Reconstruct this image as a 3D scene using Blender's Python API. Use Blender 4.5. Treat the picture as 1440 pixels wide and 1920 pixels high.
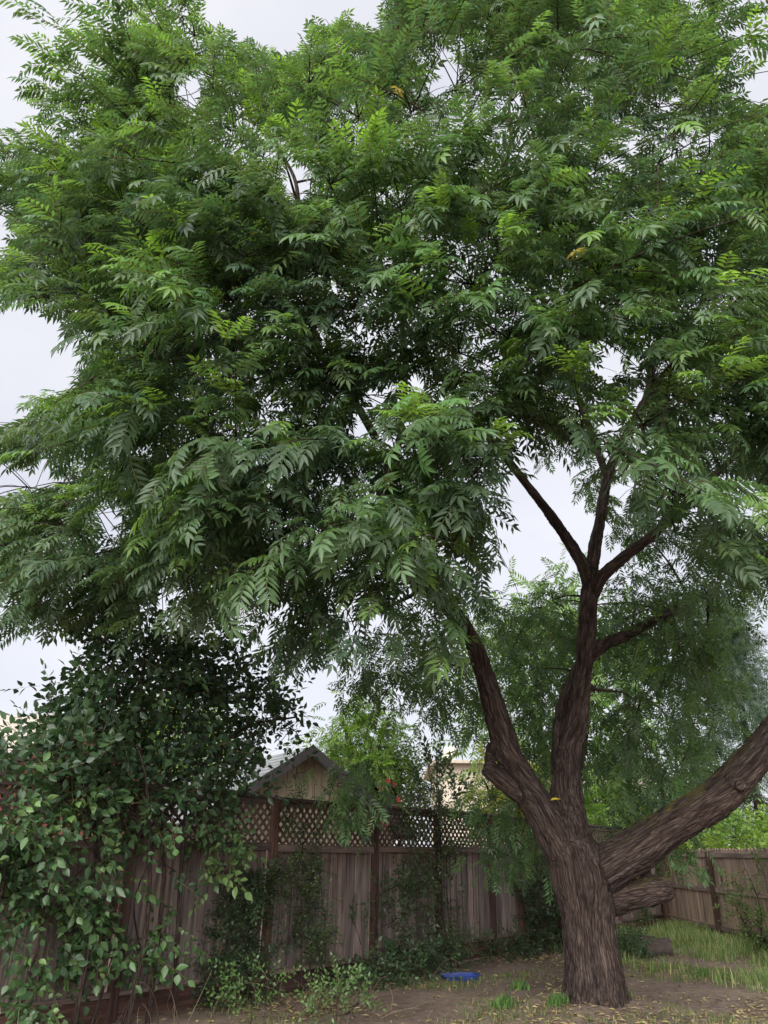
import bpy, math, random
import numpy as np
from mathutils import Vector, Matrix, noise as mnoise, kdtree

# ------------------------------------------------------------------ camera
scene = bpy.context.scene
for o in list(bpy.data.objects):
    bpy.data.objects.remove(o)
F = 1400.0; PITCH = math.radians(24.5); ROLL = math.radians(1.0); CZ = 1.6
CAM = np.array([0.0, 0.0, CZ])
_f = np.array([0, math.cos(PITCH), math.sin(PITCH)])
_u0 = np.array([0, -math.sin(PITCH), math.cos(PITCH)])
_r0 = np.array([1.0, 0, 0])
_r = _r0 * math.cos(ROLL) + _u0 * math.sin(ROLL)
_u = _u0 * math.cos(ROLL) - _r0 * math.sin(ROLL)
cam_d = bpy.data.cameras.new('camera'); cam = bpy.data.objects.new('camera', cam_d)
scene.collection.objects.link(cam); scene.camera = cam
cam_d.sensor_fit = 'VERTICAL'; cam_d.sensor_height = 36.0; cam_d.sensor_width = 27.0
cam_d.lens = F / 1920.0 * 36.0
cam_d.clip_start = 0.05; cam_d.clip_end = 2000
cam.matrix_world = Matrix(((_r[0], _u[0], -_f[0], 0), (_r[1], _u[1], -_f[1], 0), (_r[2], _u[2], -_f[2], CZ), (0, 0, 0, 1)))

# ------------------------------------------------------------------ sky, sun, exposure
SUN_EL, SUN_AZ = math.radians(32), math.radians(200)      # azimuth: direction the light comes from, clockwise from +Y
w = bpy.data.worlds.new('World'); scene.world = w; w.use_nodes = True
nt = w.node_tree; nt.nodes.clear()
out = nt.nodes.new('ShaderNodeOutputWorld')
sky = nt.nodes.new('ShaderNodeTexSky'); sky.sky_type = 'NISHITA'; sky.sun_disc = False
sky.sun_elevation = SUN_EL; sky.sun_rotation = SUN_AZ
bg1 = nt.nodes.new('ShaderNodeBackground'); bg1.inputs['Strength'].default_value = 0.05
nt.links.new(sky.outputs[0], bg1.inputs['Color'])
tc = nt.nodes.new('ShaderNodeTexCoord'); mp = nt.nodes.new('ShaderNodeMapping')
mp.inputs['Scale'].default_value = (1.0, 1.0, 2.2)
nz = nt.nodes.new('ShaderNodeTexNoise'); nz.inputs['Scale'].default_value = 2.2; nz.inputs['Detail'].default_value = 5
rp = nt.nodes.new('ShaderNodeValToRGB')
rp.color_ramp.elements[0].position = 0.3; rp.color_ramp.elements[0].color = (0.66, 0.67, 0.75, 1)
rp.color_ramp.elements[1].position = 0.72; rp.color_ramp.elements[1].color = (0.86, 0.86, 0.90, 1)
bg2 = nt.nodes.new('ShaderNodeBackground'); bg2.inputs['Strength'].default_value = 0.245
nt.links.new(tc.outputs['Generated'], mp.inputs[0]); nt.links.new(mp.outputs[0], nz.inputs['Vector'])
nt.links.new(nz.outputs['Fac'], rp.inputs[0]); nt.links.new(rp.outputs[0], bg2.inputs['Color'])
mx = nt.nodes.new('ShaderNodeMixShader'); mx.inputs[0].default_value = 0.93
nt.links.new(bg1.outputs[0], mx.inputs[1]); nt.links.new(bg2.outputs[0], mx.inputs[2]); nt.links.new(mx.outputs[0], out.inputs[0])

sd = bpy.data.lights.new('sun', 'SUN'); sd.energy = 1.5; sd.angle = math.radians(70); sd.color = (1.0, 0.97, 0.92)
so = bpy.data.objects.new('sun', sd); scene.collection.objects.link(so)
_s = Vector((math.sin(SUN_AZ) * math.cos(SUN_EL), math.cos(SUN_AZ) * math.cos(SUN_EL), math.sin(SUN_EL)))
so.rotation_euler = (-_s).to_track_quat('-Z', 'Y').to_euler()
vs = scene.view_settings
vs.view_transform = 'Standard'; vs.look = 'None'; vs.exposure = 2.25; vs.gamma = 1.0; vs.use_curve_mapping = False
scene.cycles.max_bounces = 6; scene.cycles.diffuse_bounces = 4; scene.cycles.transmission_bounces = 4
scene.cycles.use_denoising = True

# ------------------------------------------------------------------ helpers
COL = scene.collection
rng = np.random.default_rng(7)
random.seed(7)

def ray(px, py): return _f + _r * (px - 720) / F - _u * (py - 960) / F
def atY(px, py, Y):
    d = ray(px, py); return CAM + d * (Y / d[1])
def atZ(px, py, z=0.0):
    d = ray(px, py); return CAM + d * ((z - CZ) / d[2])
def proj(P):
    v = np.asarray(P, float) - CAM; d = v @ _f
    return 720 + F * (v @ _r) / d, 960 - F * (v @ _u) / d, d
def nrm(v):
    v = np.asarray(v, float); return v / (np.linalg.norm(v, axis=-1, keepdims=True) + 1e-9)
def in_poly(px, py, poly):
    px = np.atleast_1d(px); py = np.atleast_1d(py); r = np.zeros(px.shape, bool); n = len(poly)
    for i in range(n):
        x0, y0 = poly[i]; x1, y1 = poly[(i + 1) % n]
        c = ((y0 > py) != (y1 > py)) & (px < (x1 - x0) * (py - y0) / ((y1 - y0) or 1e-9) + x0)
        r ^= c
    return r

def tag(o, label=None, cat=None, group=None, kind=None):
    if label: o['label'] = label
    if cat: o['category'] = cat
    if group: o['group'] = group
    if kind: o['kind'] = kind
    return o
def empty(name, loc, label, cat, group=None):
    o = bpy.data.objects.new(name, None); COL.objects.link(o); o.location = Vector(loc); o.empty_display_size = 0.1
    return tag(o, label, cat, group)
def link(name, me, parent=None, loc=None, mw=None):
    o = bpy.data.objects.new(name, me); COL.objects.link(o)
    M = mw if mw is not None else Matrix.Translation(Vector(loc) if loc is not None else Vector((0, 0, 0)))
    if parent is not None:
        o.parent = parent
        o.matrix_parent_inverse = PINV(parent)
    o.matrix_basis = M
    return o
_wm = {}
def PINV(p):            # every parent is placed only by its own basis and its parents'
    m = p.matrix_basis.copy(); q = p
    while q.parent is not None:
        m = q.parent.matrix_basis @ q.matrix_parent_inverse @ m if False else (q.matrix_parent_inverse @ m); q = q.parent
        m = q.matrix_basis @ m
    return m.inverted()

def mesh(name, V, faces, mat=None, smooth=False):
    me = bpy.data.meshes.new(name); me.from_pydata([tuple(v) for v in V], [], [tuple(f) for f in faces])
    if mat: me.materials.append(mat)
    if smooth: me.polygons.foreach_set('use_smooth', [True] * len(me.polygons))
    me.update(); return me
def mesh_np(name, V, T, mat=None, col=None, smooth=False, vec=None):
    """V (n,3), T (m,3) triangles, col (n,3) tint per vertex"""
    V = np.asarray(V, np.float32); T = np.asarray(T, np.int32)
    me = bpy.data.meshes.new(name)
    me.vertices.add(len(V)); me.vertices.foreach_set('co', V.ravel())
    me.loops.add(T.size); me.loops.foreach_set('vertex_index', T.ravel())
    me.polygons.add(len(T)); me.polygons.foreach_set('loop_start', np.arange(0, T.size, 3, dtype=np.int32))
    me.polygons.foreach_set('loop_total', np.full(len(T), 3, np.int32))
    if smooth: me.polygons.foreach_set('use_smooth', np.ones(len(T), bool))
    if mat: me.materials.append(mat)
    me.update(calc_edges=True)
    if col is not None:
        a = me.attributes.new('tint', 'FLOAT_COLOR', 'POINT')
        a.data.foreach_set('color', np.concatenate([col, np.ones((len(col), 1))], 1).astype(np.float32).ravel())
    if vec is not None:
        a = me.attributes.new('bark_co', 'FLOAT_VECTOR', 'POINT'); a.data.foreach_set('vector', np.asarray(vec, np.float32).ravel())
    return me

BOXF = [(0, 3, 2, 1), (4, 5, 6, 7), (0, 1, 5, 4), (1, 2, 6, 5), (2, 3, 7, 6), (3, 0, 4, 7)]
def box_me(name, sx, sy, sz, mat, x0=None, bev=0.0, wob=0.0):
    """box centred in x,y; z from 0 to sz; small chamfer on the long edges"""
    b = bev; hx, hy = sx / 2, sy / 2
    prof = [(-hx + b, -hy), (hx - b, -hy), (hx, -hy + b), (hx, hy - b), (hx - b, hy), (-hx + b, hy), (-hx, hy - b), (-hx, -hy + b)] if b > 0 else [(-hx, -hy), (hx, -hy), (hx, hy), (-hx, hy)]
    n = len(prof); V = []; Fc = []
    for z in (0, sz):
        for (x, y) in prof:
            V.append((x + random.uniform(-wob, wob), y + random.uniform(-wob, wob), z + random.uniform(-wob, wob)))
    Fc.append(tuple(range(n - 1, -1, -1))); Fc.append(tuple(range(n, 2 * n)))
    for i in range(n): Fc.append((i, (i + 1) % n, n + (i + 1) % n, n + i))
    return mesh(name, V, Fc, mat)

def spline(P, n):
    """Catmull-Rom through rows of P (any width)"""
    P = np.asarray(P, float); P = np.vstack([2 * P[0] - P[1], P, 2 * P[-1] - P[-2]])
    R = []
    for i in range(1, len(P) - 2):
        for t in np.linspace(0, 1, n, endpoint=False):
            a, b, c, d = P[i - 1], P[i], P[i + 1], P[i + 2]
            R.append(0.5 * (2 * b + (c - a) * t + (2 * a - 5 * b + 4 * c - d) * t * t + (3 * b - a - 3 * c + d) * t ** 3))
    R.append(P[-2]); return np.array(R)

def tube(P, R, sides=6, s0=0.0):
    """closed tube; returns V, T, bark coordinates"""
    P = np.asarray(P, float); n = len(P); R = np.broadcast_to(np.asarray(R, float), (n,))
    tg = nrm(np.gradient(P, axis=0)); ref = np.array([0.31, 0.95, 0.1])
    V = []; B = []; s = s0 + np.concatenate([[0], np.cumsum(np.linalg.norm(np.diff(P, axis=0), axis=1))])
    a0 = nrm(np.cross(tg[0], ref))
    for i in range(n):
        a0 = nrm(a0 - tg[i] * (a0 @ tg[i])); b0 = np.cross(tg[i], a0)
        for k in range(sides):
            an = 2 * math.pi * k / sides; off = (a0 * math.cos(an) + b0 * math.sin(an)) * R[i]
            V.append(P[i] + off); B.append(off + tg[i] * s[i] * 0.145)
    T = []
    for i in range(n - 1):
        for k in range(sides):
            a = i * sides + k; b = i * sides + (k + 1) % sides; c = a + sides; d = b + sides
            T += [(a, b, d), (a, d, c)]
    V += [P[0], P[-1]]; B += [tg[0] * s[0] * .15, tg[-1] * s[-1] * .15]
    for k in range(sides):
        T.append((n * sides, (k + 1) % sides, k)); T.append((n * sides + 1, (n - 1) * sides + k, (n - 1) * sides + (k + 1) % sides))
    return np.array(V), np.array(T), np.array(B)
def join(parts):
    V = []; T = []; B = []; o = 0
    for v, t, b in parts:
        V.append(v); T.append(t + o); B.append(b); o += len(v)
    return np.concatenate(V), np.concatenate(T), np.concatenate(B)

def mat(name):
    m = bpy.data.materials.new(name); m.use_nodes = True; t = m.node_tree; t.nodes.clear()
    o = t.nodes.new('ShaderNodeOutputMaterial'); b = t.nodes.new('ShaderNodeBsdfPrincipled')
    t.links.new(b.outputs[0], o.inputs['Surface']); return m, t, b, o
def N(t, kind, **kw):
    n = t.nodes.new(kind)
    for k, v in kw.items():
        if k in n.inputs: n.inputs[k].default_value = v
        else: setattr(n, k, v)
    return n
def ramp(t, stops):
    r = t.nodes.new('ShaderNodeValToRGB'); e = r.color_ramp.elements
    while len(e) < len(stops): e.new(0.5)
    for i, (p, c) in enumerate(stops): e[i].position = p; e[i].color = (*c, 1) if len(c) == 3 else c
    return r
def mixc(t, a, b, fac, mode='MIX'):
    m = t.nodes.new('ShaderNodeMix'); m.data_type = 'RGBA'; m.blend_type = mode
    for s, v in ((m.inputs[0], fac), (m.inputs[6], a), (m.inputs[7], b)):
        if isinstance(v, (int, float)): s.default_value = v
        elif isinstance(v, tuple): s.default_value = (*v, 1) if len(v) == 3 else v
        else: t.links.new(v, s)
    return m.outputs[2]

# ------------------------------------------------------------------ materials
def leaf_mat(name, rough=0.42, spec=0.5, trans=0.38):
    m, t, b, o = mat(name)
    at = N(t, 'ShaderNodeAttribute', attribute_name='tint')
    b.inputs['Roughness'].default_value = rough; b.inputs['Specular IOR Level'].default_value = spec
    geo = N(t, 'ShaderNodeNewGeometry')
    under = mixc(t, at.outputs['Color'], (1.12, 1.1, 1.25), 1.0, 'MULTIPLY')
    c = mixc(t, at.outputs['Color'], under, geo.outputs['Backfacing'])
    t.links.new(c, b.inputs['Base Color'])
    tr = N(t, 'ShaderNodeBsdfTranslucent')
    t.links.new(mixc(t, at.outputs['Color'], (1.5, 1.6, 0.8), 1.0, 'MULTIPLY'), tr.inputs['Color'])
    mxs = N(t, 'ShaderNodeMixShader'); mxs.inputs[0].default_value = trans
    t.links.new(b.outputs[0], mxs.inputs[1]); t.links.new(tr.outputs[0], mxs.inputs[2]); t.links.new(mxs.outputs[0], o.inputs['Surface'])
    return m
M_LEAF = leaf_mat('leaf'); M_GLOSSY = leaf_mat('glossy_leaf', 0.38, 0.5, 0.22); M_GRASS = leaf_mat('grass_blade', 0.6, 0.25, 0.3)

def tint_mat(name, rough=0.8):
    m, t, b, o = mat(name); at = N(t, 'ShaderNodeAttribute', attribute_name='tint')
    t.links.new(at.outputs['Color'], b.inputs['Base Color']); b.inputs['Roughness'].default_value = rough
    b.inputs['Specular IOR Level'].default_value = 0.2; return m
M_LITTER = tint_mat('dry_leaf'); M_TWIG = tint_mat('twig')

def bark_mat(name, moss=False, scale=25.0):
    m, t, b, o = mat(name)
    at = N(t, 'ShaderNodeAttribute', attribute_name='bark_co')
    n1 = N(t, 'ShaderNodeTexNoise', Scale=scale, Detail=7.0, Roughness=0.62, Distortion=0.6); t.links.new(at.outputs['Vector'], n1.inputs['Vector'])
    n2 = N(t, 'ShaderNodeTexNoise', Scale=scale * 0.18, Detail=3.0); t.links.new(at.outputs['Vector'], n2.inputs['Vector'])
    n3 = N(t, 'ShaderNodeTexVoronoi', Scale=scale * 1.35, feature='DISTANCE_TO_EDGE'); t.links.new(at.outputs['Vector'], n3.inputs['Vector'])
    r1 = ramp(t, [(0.30, (0.022, 0.017, 0.016)), (0.48, (0.066, 0.049, 0.044)), (0.62, (0.118, 0.094, 0.084)), (0.8, (0.2, 0.168, 0.152))])
    t.links.new(n1.outputs['Fac'], r1.inputs[0])
    rv = ramp(t, [(0.0, (0.45, 0.42, 0.42)), (0.16, (1, 1, 1))]); t.links.new(n3.outputs['Distance'], rv.inputs[0])  # furrow lines darkened in the colour: crevice shade painted over the bark tone
    c = mixc(t, r1.outputs[0], rv.outputs[0], 0.8, 'MULTIPLY')
    r2 = ramp(t, [(0.3, (0.75, 0.74, 0.76)), (0.7, (1.15, 1.06, 1.0))]); t.links.new(n2.outputs['Fac'], r2.inputs[0])
    c = mixc(t, c, r2.outputs[0], 1.0, 'MULTIPLY')
    if moss:
        geo = N(t, 'ShaderNodeNewGeometry'); sx = N(t, 'ShaderNodeSeparateXYZ'); t.links.new(geo.outputs['Normal'], sx.inputs[0])
        sp = N(t, 'ShaderNodeSeparateXYZ'); t.links.new(geo.outputs['Position'], sp.inputs[0])
        up = N(t, 'ShaderNodeMapRange'); up.inputs[1].default_value = 0.45; up.inputs[2].default_value = 0.9; t.links.new(sx.outputs[2], up.inputs[0])
        xr = N(t, 'ShaderNodeMapRange'); xr.inputs[1].default_value = 2.75; xr.inputs[2].default_value = 3.2; t.links.new(sp.outputs[0], xr.inputs[0])
        nm = N(t, 'ShaderNodeTexNoise', Scale=7.0, Detail=4.0); t.links.new(geo.outputs['Position'], nm.inputs['Vector'])
        rm = ramp(t, [(0.42, (0, 0, 0)), (0.6, (1, 1, 1))]); t.links.new(nm.outputs['Fac'], rm.inputs[0])
        m1 = N(t, 'ShaderNodeMath', operation='MULTIPLY'); t.links.new(up.outputs[0], m1.inputs[0]); t.links.new(xr.outputs[0], m1.inputs[1])
        m2 = N(t, 'ShaderNodeMath', operation='MULTIPLY'); t.links.new(m1.outputs[0], m2.inputs[0]); t.links.new(rm.outputs[0], m2.inputs[1])
        c = mixc(t, c, (0.12, 0.11, 0.03), m2.outputs[0])
    t.links.new(c, b.inputs['Base Color']); b.inputs['Roughness'].default_value = 0.9; b.inputs['Specular IOR Level'].default_value = 0.15
    ad = N(t, 'ShaderNodeMath', operation='MULTIPLY_ADD'); t.links.new(rv.outputs[0], ad.inputs[0]); ad.inputs[1].default_value = 0.5; t.links.new(n1.outputs['Fac'], ad.inputs[2])
    bp = N(t, 'ShaderNodeBump', Strength=1.0, Distance=0.035); t.links.new(ad.outputs[0], bp.inputs['Height']); t.links.new(bp.outputs[0], b.inputs['Normal'])
    return m
M_BARK = bark_mat('bark', True); M_BARK2 = bark_mat('branch_bark', False, 30.0)

def wood_mat(name, stops, red=(0.135, 0.078, 0.062), redtop=0.0, bump=0.004):
    m, t, b, o = mat(name)
    tc = N(t, 'ShaderNodeTexCoord'); oi = N(t, 'ShaderNodeObjectInfo')
    cmb = N(t, 'ShaderNodeCombineXYZ')
    for i in range(3):
        mu = N(t, 'ShaderNodeMath', operation='MULTIPLY'); mu.inputs[1].default_value = (37.0, 91.0, 53.0)[i]
        t.links.new(oi.outputs['Random'], mu.inputs[0]); t.links.new(mu.outputs[0], cmb.inputs[i])
    va = N(t, 'ShaderNodeVectorMath', operation='ADD'); t.links.new(tc.outputs['Object'], va.inputs[0]); t.links.new(cmb.outputs[0], va.inputs[1])
    mp = N(t, 'ShaderNodeMapping'); mp.inputs['Scale'].default_value = (42, 42, 1.6); t.links.new(va.outputs[0], mp.inputs[0])
    n1 = N(t, 'ShaderNodeTexNoise', Scale=1.0, Detail=7.0, Roughness=0.6, Distortion=0.4); t.links.new(mp.outputs[0], n1.inputs['Vector'])
    r1 = ramp(t, stops); t.links.new(n1.outputs['Fac'], r1.inputs[0])
    mp2 = N(t, 'ShaderNodeMapping'); mp2.inputs['Scale'].default_value = (9, 9, 1.3); t.links.new(va.outputs[0], mp2.inputs[0])
    n2 = N(t, 'ShaderNodeTexNoise', Scale=1.0, Detail=4.0); t.links.new(mp2.outputs[0], n2.inputs['Vector'])
    r2 = ramp(t, [(0.32, (0.55, 0.53, 0.55)), (0.5, (0.95, 0.93, 0.92)), (0.7, (1.2, 1.16, 1.12))]); t.links.new(n2.outputs['Fac'], r2.inputs[0])
    c = mixc(t, r1.outputs[0], r2.outputs[0], 1.0, 'MULTIPLY')
    rr = ramp(t, [(0.0, (0.72, 0.70, 0.70)), (0.45, (0.95, 0.93, 0.92)), (0.8, (1.1, 1.0, 0.95)), (1.0, (1.38, 1.3, 1.25))]); t.links.new(oi.outputs['Random'], rr.inputs[0])
    c = mixc(t, c, rr.outputs[0], 1.0, 'MULTIPLY')
    if redtop:
        sx = N(t, 'ShaderNodeSeparateXYZ'); t.links.new(tc.outputs['Object'], sx.inputs[0])
        ad = N(t, 'ShaderNodeMath', operation='MULTIPLY_ADD'); t.links.new(n2.outputs['Fac'], ad.inputs[0]); ad.inputs[1].default_value = 0.5; t.links.new(sx.outputs[2], ad.inputs[2])
        mr = N(t, 'ShaderNodeMapRange'); mr.inputs[1].default_value = redtop; mr.inputs[2].default_value = redtop + 0.35; mr.inputs[4].default_value = 0.75; t.links.new(ad.outputs[0], mr.inputs[0])
        c = mixc(t, c, mixc(t, red, r2.outputs[0], 1.0, 'MULTIPLY'), mr.outputs[0])
    t.links.new(c, b.inputs['Base Color']); b.inputs['Roughness'].default_value = 0.85; b.inputs['Specular IOR Level'].default_value = 0.2
    bp = N(t, 'ShaderNodeBump', Strength=0.7, Distance=bump); t.links.new(n1.outputs['Fac'], bp.inputs['Height']); t.links.new(bp.outputs[0], b.inputs['Normal'])
    return m
M_BOARD = wood_mat('weathered_board', [(0.25, (0.08, 0.064, 0.06)), (0.45, (0.19, 0.157, 0.147)), (0.6, (0.275, 0.235, 0.222)), (0.8, (0.37, 0.325, 0.31))], redtop=1.32)
M_REDWOOD = wood_mat('red_stained_wood', [(0.25, (0.045, 0.027, 0.024)), (0.5, (0.095, 0.058, 0.050)), (0.75, (0.15, 0.098, 0.086))])
M_RAIL = wood_mat('rail_wood', [(0.25, (0.07, 0.05, 0.045)), (0.5, (0.15, 0.115, 0.105)), (0.75, (0.25, 0.21, 0.195))])
M_LATTICE = wood_mat('lattice_wood', [(0.25, (0.055, 0.04, 0.036)), (0.5, (0.11, 0.082, 0.074)), (0.75, (0.165, 0.13, 0.12))])
M_PALE = wood_mat('pale_rail_wood', [(0.25, (0.16, 0.12, 0.10)), (0.5, (0.30, 0.24, 0.21)), (0.75, (0.42, 0.36, 0.32))])
M_CEDAR = wood_mat('cedar_board', [(0.22, (0.17, 0.115, 0.09)), (0.42, (0.36, 0.27, 0.21)), (0.6, (0.48, 0.39, 0.325)), (0.8, (0.58, 0.50, 0.44))])

def plain(name, base, var=0.25, scale=3.0, rough=0.8, bump=0.0, stretch=(1, 1, 1)):
    m, t, b, o = mat(name); tc = N(t, 'ShaderNodeTexCoord'); mp = N(t, 'ShaderNodeMapping'); mp.inputs['Scale'].default_value = stretch
    t.links.new(tc.outputs['Object'], mp.inputs[0])
    n = N(t, 'ShaderNodeTexNoise', Scale=scale, Detail=6.0, Roughness=0.65); t.links.new(mp.outputs[0], n.inputs['Vector'])
    r = ramp(t, [(0.3, tuple(c * (1 - var) for c in base)), (0.7, tuple(min(1, c * (1 + var)) for c in base))]); t.links.new(n.outputs['Fac'], r.inputs[0])
    oi = N(t, 'ShaderNodeObjectInfo'); rr = ramp(t, [(0, (0.9,) * 3), (1, (1.1,) * 3)]); t.links.new(oi.outputs['Random'], rr.inputs[0])
    t.links.new(mixc(t, r.outputs[0], rr.outputs[0], 1.0, 'MULTIPLY'), b.inputs['Base Color']); b.inputs['Roughness'].default_value = rough
    if bump:
        bp = N(t, 'ShaderNodeBump', Strength=0.6, Distance=bump); t.links.new(n.outputs['Fac'], bp.inputs['Height']); t.links.new(bp.outputs[0], b.inputs['Normal'])
    return m
M_SIDING = plain('tan_siding', (0.33, 0.27, 0.19), 0.12, 5, 0.75, 0.002, (4, 4, 0.5))
M_SHINGLE = plain('grey_shingle', (0.27, 0.28, 0.29), 0.3, 14, 0.9, 0.004)
M_TRIM = plain('dark_trim', (0.06, 0.055, 0.055), 0.2, 4, 0.7)
M_SALMON = plain('salmon_wall', (0.58, 0.20, 0.17), 0.1, 3, 0.8)
M_TAUPE = plain('taupe_shingle', (0.46, 0.41, 0.36), 0.2, 12, 0.9, 0.004)
M_STUCCO = plain('cream_stucco', (0.66, 0.58, 0.48), 0.07, 9, 0.85, 0.004)
M_TILE = plain('pale_roof', (0.50, 0.43, 0.36), 0.3, 6, 0.85)
M_BLUE = plain('blue_plastic', (0.03, 0.06, 0.26), 0.15, 5, 0.35)
M_STUMP = plain('rotten_wood', (0.075, 0.055, 0.048), 0.55, 16, 0.95, 0.02, (1, 1, 0.35))
M_CUT = plain('cut_wood', (0.17, 0.13, 0.11), 0.35, 20, 0.9, 0.006)
M_GLASS = plain('window_glass', (0.03, 0.035, 0.04), 0.2, 2, 0.1)

def ground_mat():
    m, t, b, o = mat('bare_soil'); g = N(t, 'ShaderNodeNewGeometry')
    n1 = N(t, 'ShaderNodeTexNoise', Scale=0.55, Detail=5.0, Roughness=0.6); n2 = N(t, 'ShaderNodeTexNoise', Scale=9.0, Detail=8.0, Roughness=0.7); n3 = N(t, 'ShaderNodeTexNoise', Scale=60.0, Detail=4.0)
    for n in (n1, n2, n3): t.links.new(g.outputs['Position'], n.inputs['Vector'])
    r1 = ramp(t, [(0.3, (0.175, 0.128, 0.105)), (0.52, (0.25, 0.19, 0.155)), (0.72, (0.36, 0.285, 0.20))]); t.links.new(n1.outputs['Fac'], r1.inputs[0])
    r2 = ramp(t, [(0.3, (0.6, 0.58, 0.57)), (0.55, (1, 1, 1)), (0.75, (1.35, 1.28, 1.1))]); t.links.new(n2.outputs['Fac'], r2.inputs[0])
    t.links.new(mixc(t, r1.outputs[0], r2.outputs[0], 1.0, 'MULTIPLY'), b.inputs['Base Color']); b.inputs['Roughness'].default_value = 0.95
    b.inputs['Specular IOR Level'].default_value = 0.1
    ad = N(t, 'ShaderNodeMath', operation='ADD'); t.links.new(n2.outputs['Fac'], ad.inputs[0]); t.links.new(n3.outputs['Fac'], ad.inputs[1])
    bp = N(t, 'ShaderNodeBump', Strength=0.8, Distance=0.03); t.links.new(ad.outputs[0], bp.inputs['Height']); t.links.new(bp.outputs[0], b.inputs['Normal'])
    return m
M_SOIL = ground_mat()

# ------------------------------------------------------------------ ground
TX, TY = 2.48, 10.06                          # foot of the big tree
def G(x, y):
    x = np.asarray(x, float); y = np.asarray(y, float)
    r2 = (x - TX) ** 2 + (y - TY) ** 2
    z = 0.13 * np.exp(-r2 / 0.9) + 0.02 * np.sin(x * 1.3 + 0.5) * np.cos(y * 1.1) + 0.012 * np.sin(x * 3.1 + y * 2.3) + 0.008 * np.sin(x * 7.3 - y * 6.1)
    return z * np.exp(-(np.maximum(0, np.abs(x) - 14) / 4) ** 2)
gx = np.concatenate([[-600, -150, -50, -20], np.arange(-9, 11, 0.15), [14, 22, 50, 150, 600]])
gy = np.concatenate([[-600, -100, -20, 0, 4], np.arange(7, 25, 0.15), [28, 40, 80, 200, 900]])
GX, GY = np.meshgrid(gx, gy); GZ = G(GX, GY)
gv = np.stack([GX.ravel(), GY.ravel(), GZ.ravel()], 1); nx = len(gx); gt = []
ii = np.arange(len(gy) - 1)[:, None] * nx + np.arange(nx - 1)[None]; ii = ii.ravel()
gt = np.concatenate([np.stack([ii, ii + 1, ii + nx + 1], 1), np.stack([ii, ii + nx + 1, ii + nx], 1)])
tag(link('ground', mesh_np('ground', gv, gt, M_SOIL, smooth=True)), 'bare brown soil of the yard around the tree', 'ground', kind='structure')

# ------------------------------------------------------------------ fences
F0 = np.array([-2.53, 9.12]); FU = nrm(np.array([2.54 + 2.53, 15.55 - 9.12])); FN = np.array([FU[1], -FU[0]])   # FN points into the yard
FANG = math.atan2(FU[1], FU[0])
def fpt(s, z, off=0.0): p = F0 + FU * s + FN * off; return np.array([p[0], p[1], z])
def fs(px, z=CZ):
    lo, hi = -4.0, 15.9
    for _ in range(60):
        m = (lo + hi) / 2
        if proj(fpt(m, z))[0] < px: lo = m
        else: hi = m
    return lo
S_END = 15.95
posts = [-2.45, -0.1, 2.1]
posts = [fs(508) - 4.4, fs(508) - 2.1, fs(508), fs(700), fs(818), fs(917), fs(969)]
while posts[-1] + 1.9 < S_END: posts.append(posts[-1] + 1.55)
posts.append(S_END)
fence = empty('lattice_fence', (*F0, 0), 'weathered brown board fence with lattice top and reddish kick boards', 'fence')
RZ = Matrix.Rotation(FANG, 4, 'Z')
def fput(name, me, s, z, off, parent=fence, scale=None, rx=None):
    M = Matrix.Translation(Vector(fpt(s, z, off))) @ RZ
    if rx is not None: M = M @ rx
    if scale is not None: M = M @ Matrix.Diagonal((*scale, 1))
    return link(name, me, parent, mw=M)
BH0, BH1, LT = 0.27, 1.60, 2.16              # boards from / to, top of the lattice
bm_front = [box_me('board', 0.142, 0.018, BH1 - BH0 + 0.03, M_BOARD, bev=0.003, wob=0.003) for _ in range(5)]
post_me = box_me('post', 0.095, 0.095, LT + 0.1, M_REDWOOD, bev=0.006)
slat_me = box_me('slat', 0.036, 0.007, 1.0, M_LATTICE)
RY = lambda a: Matrix.Rotation(a, 4, 'Y')
nslat = 0
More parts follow.
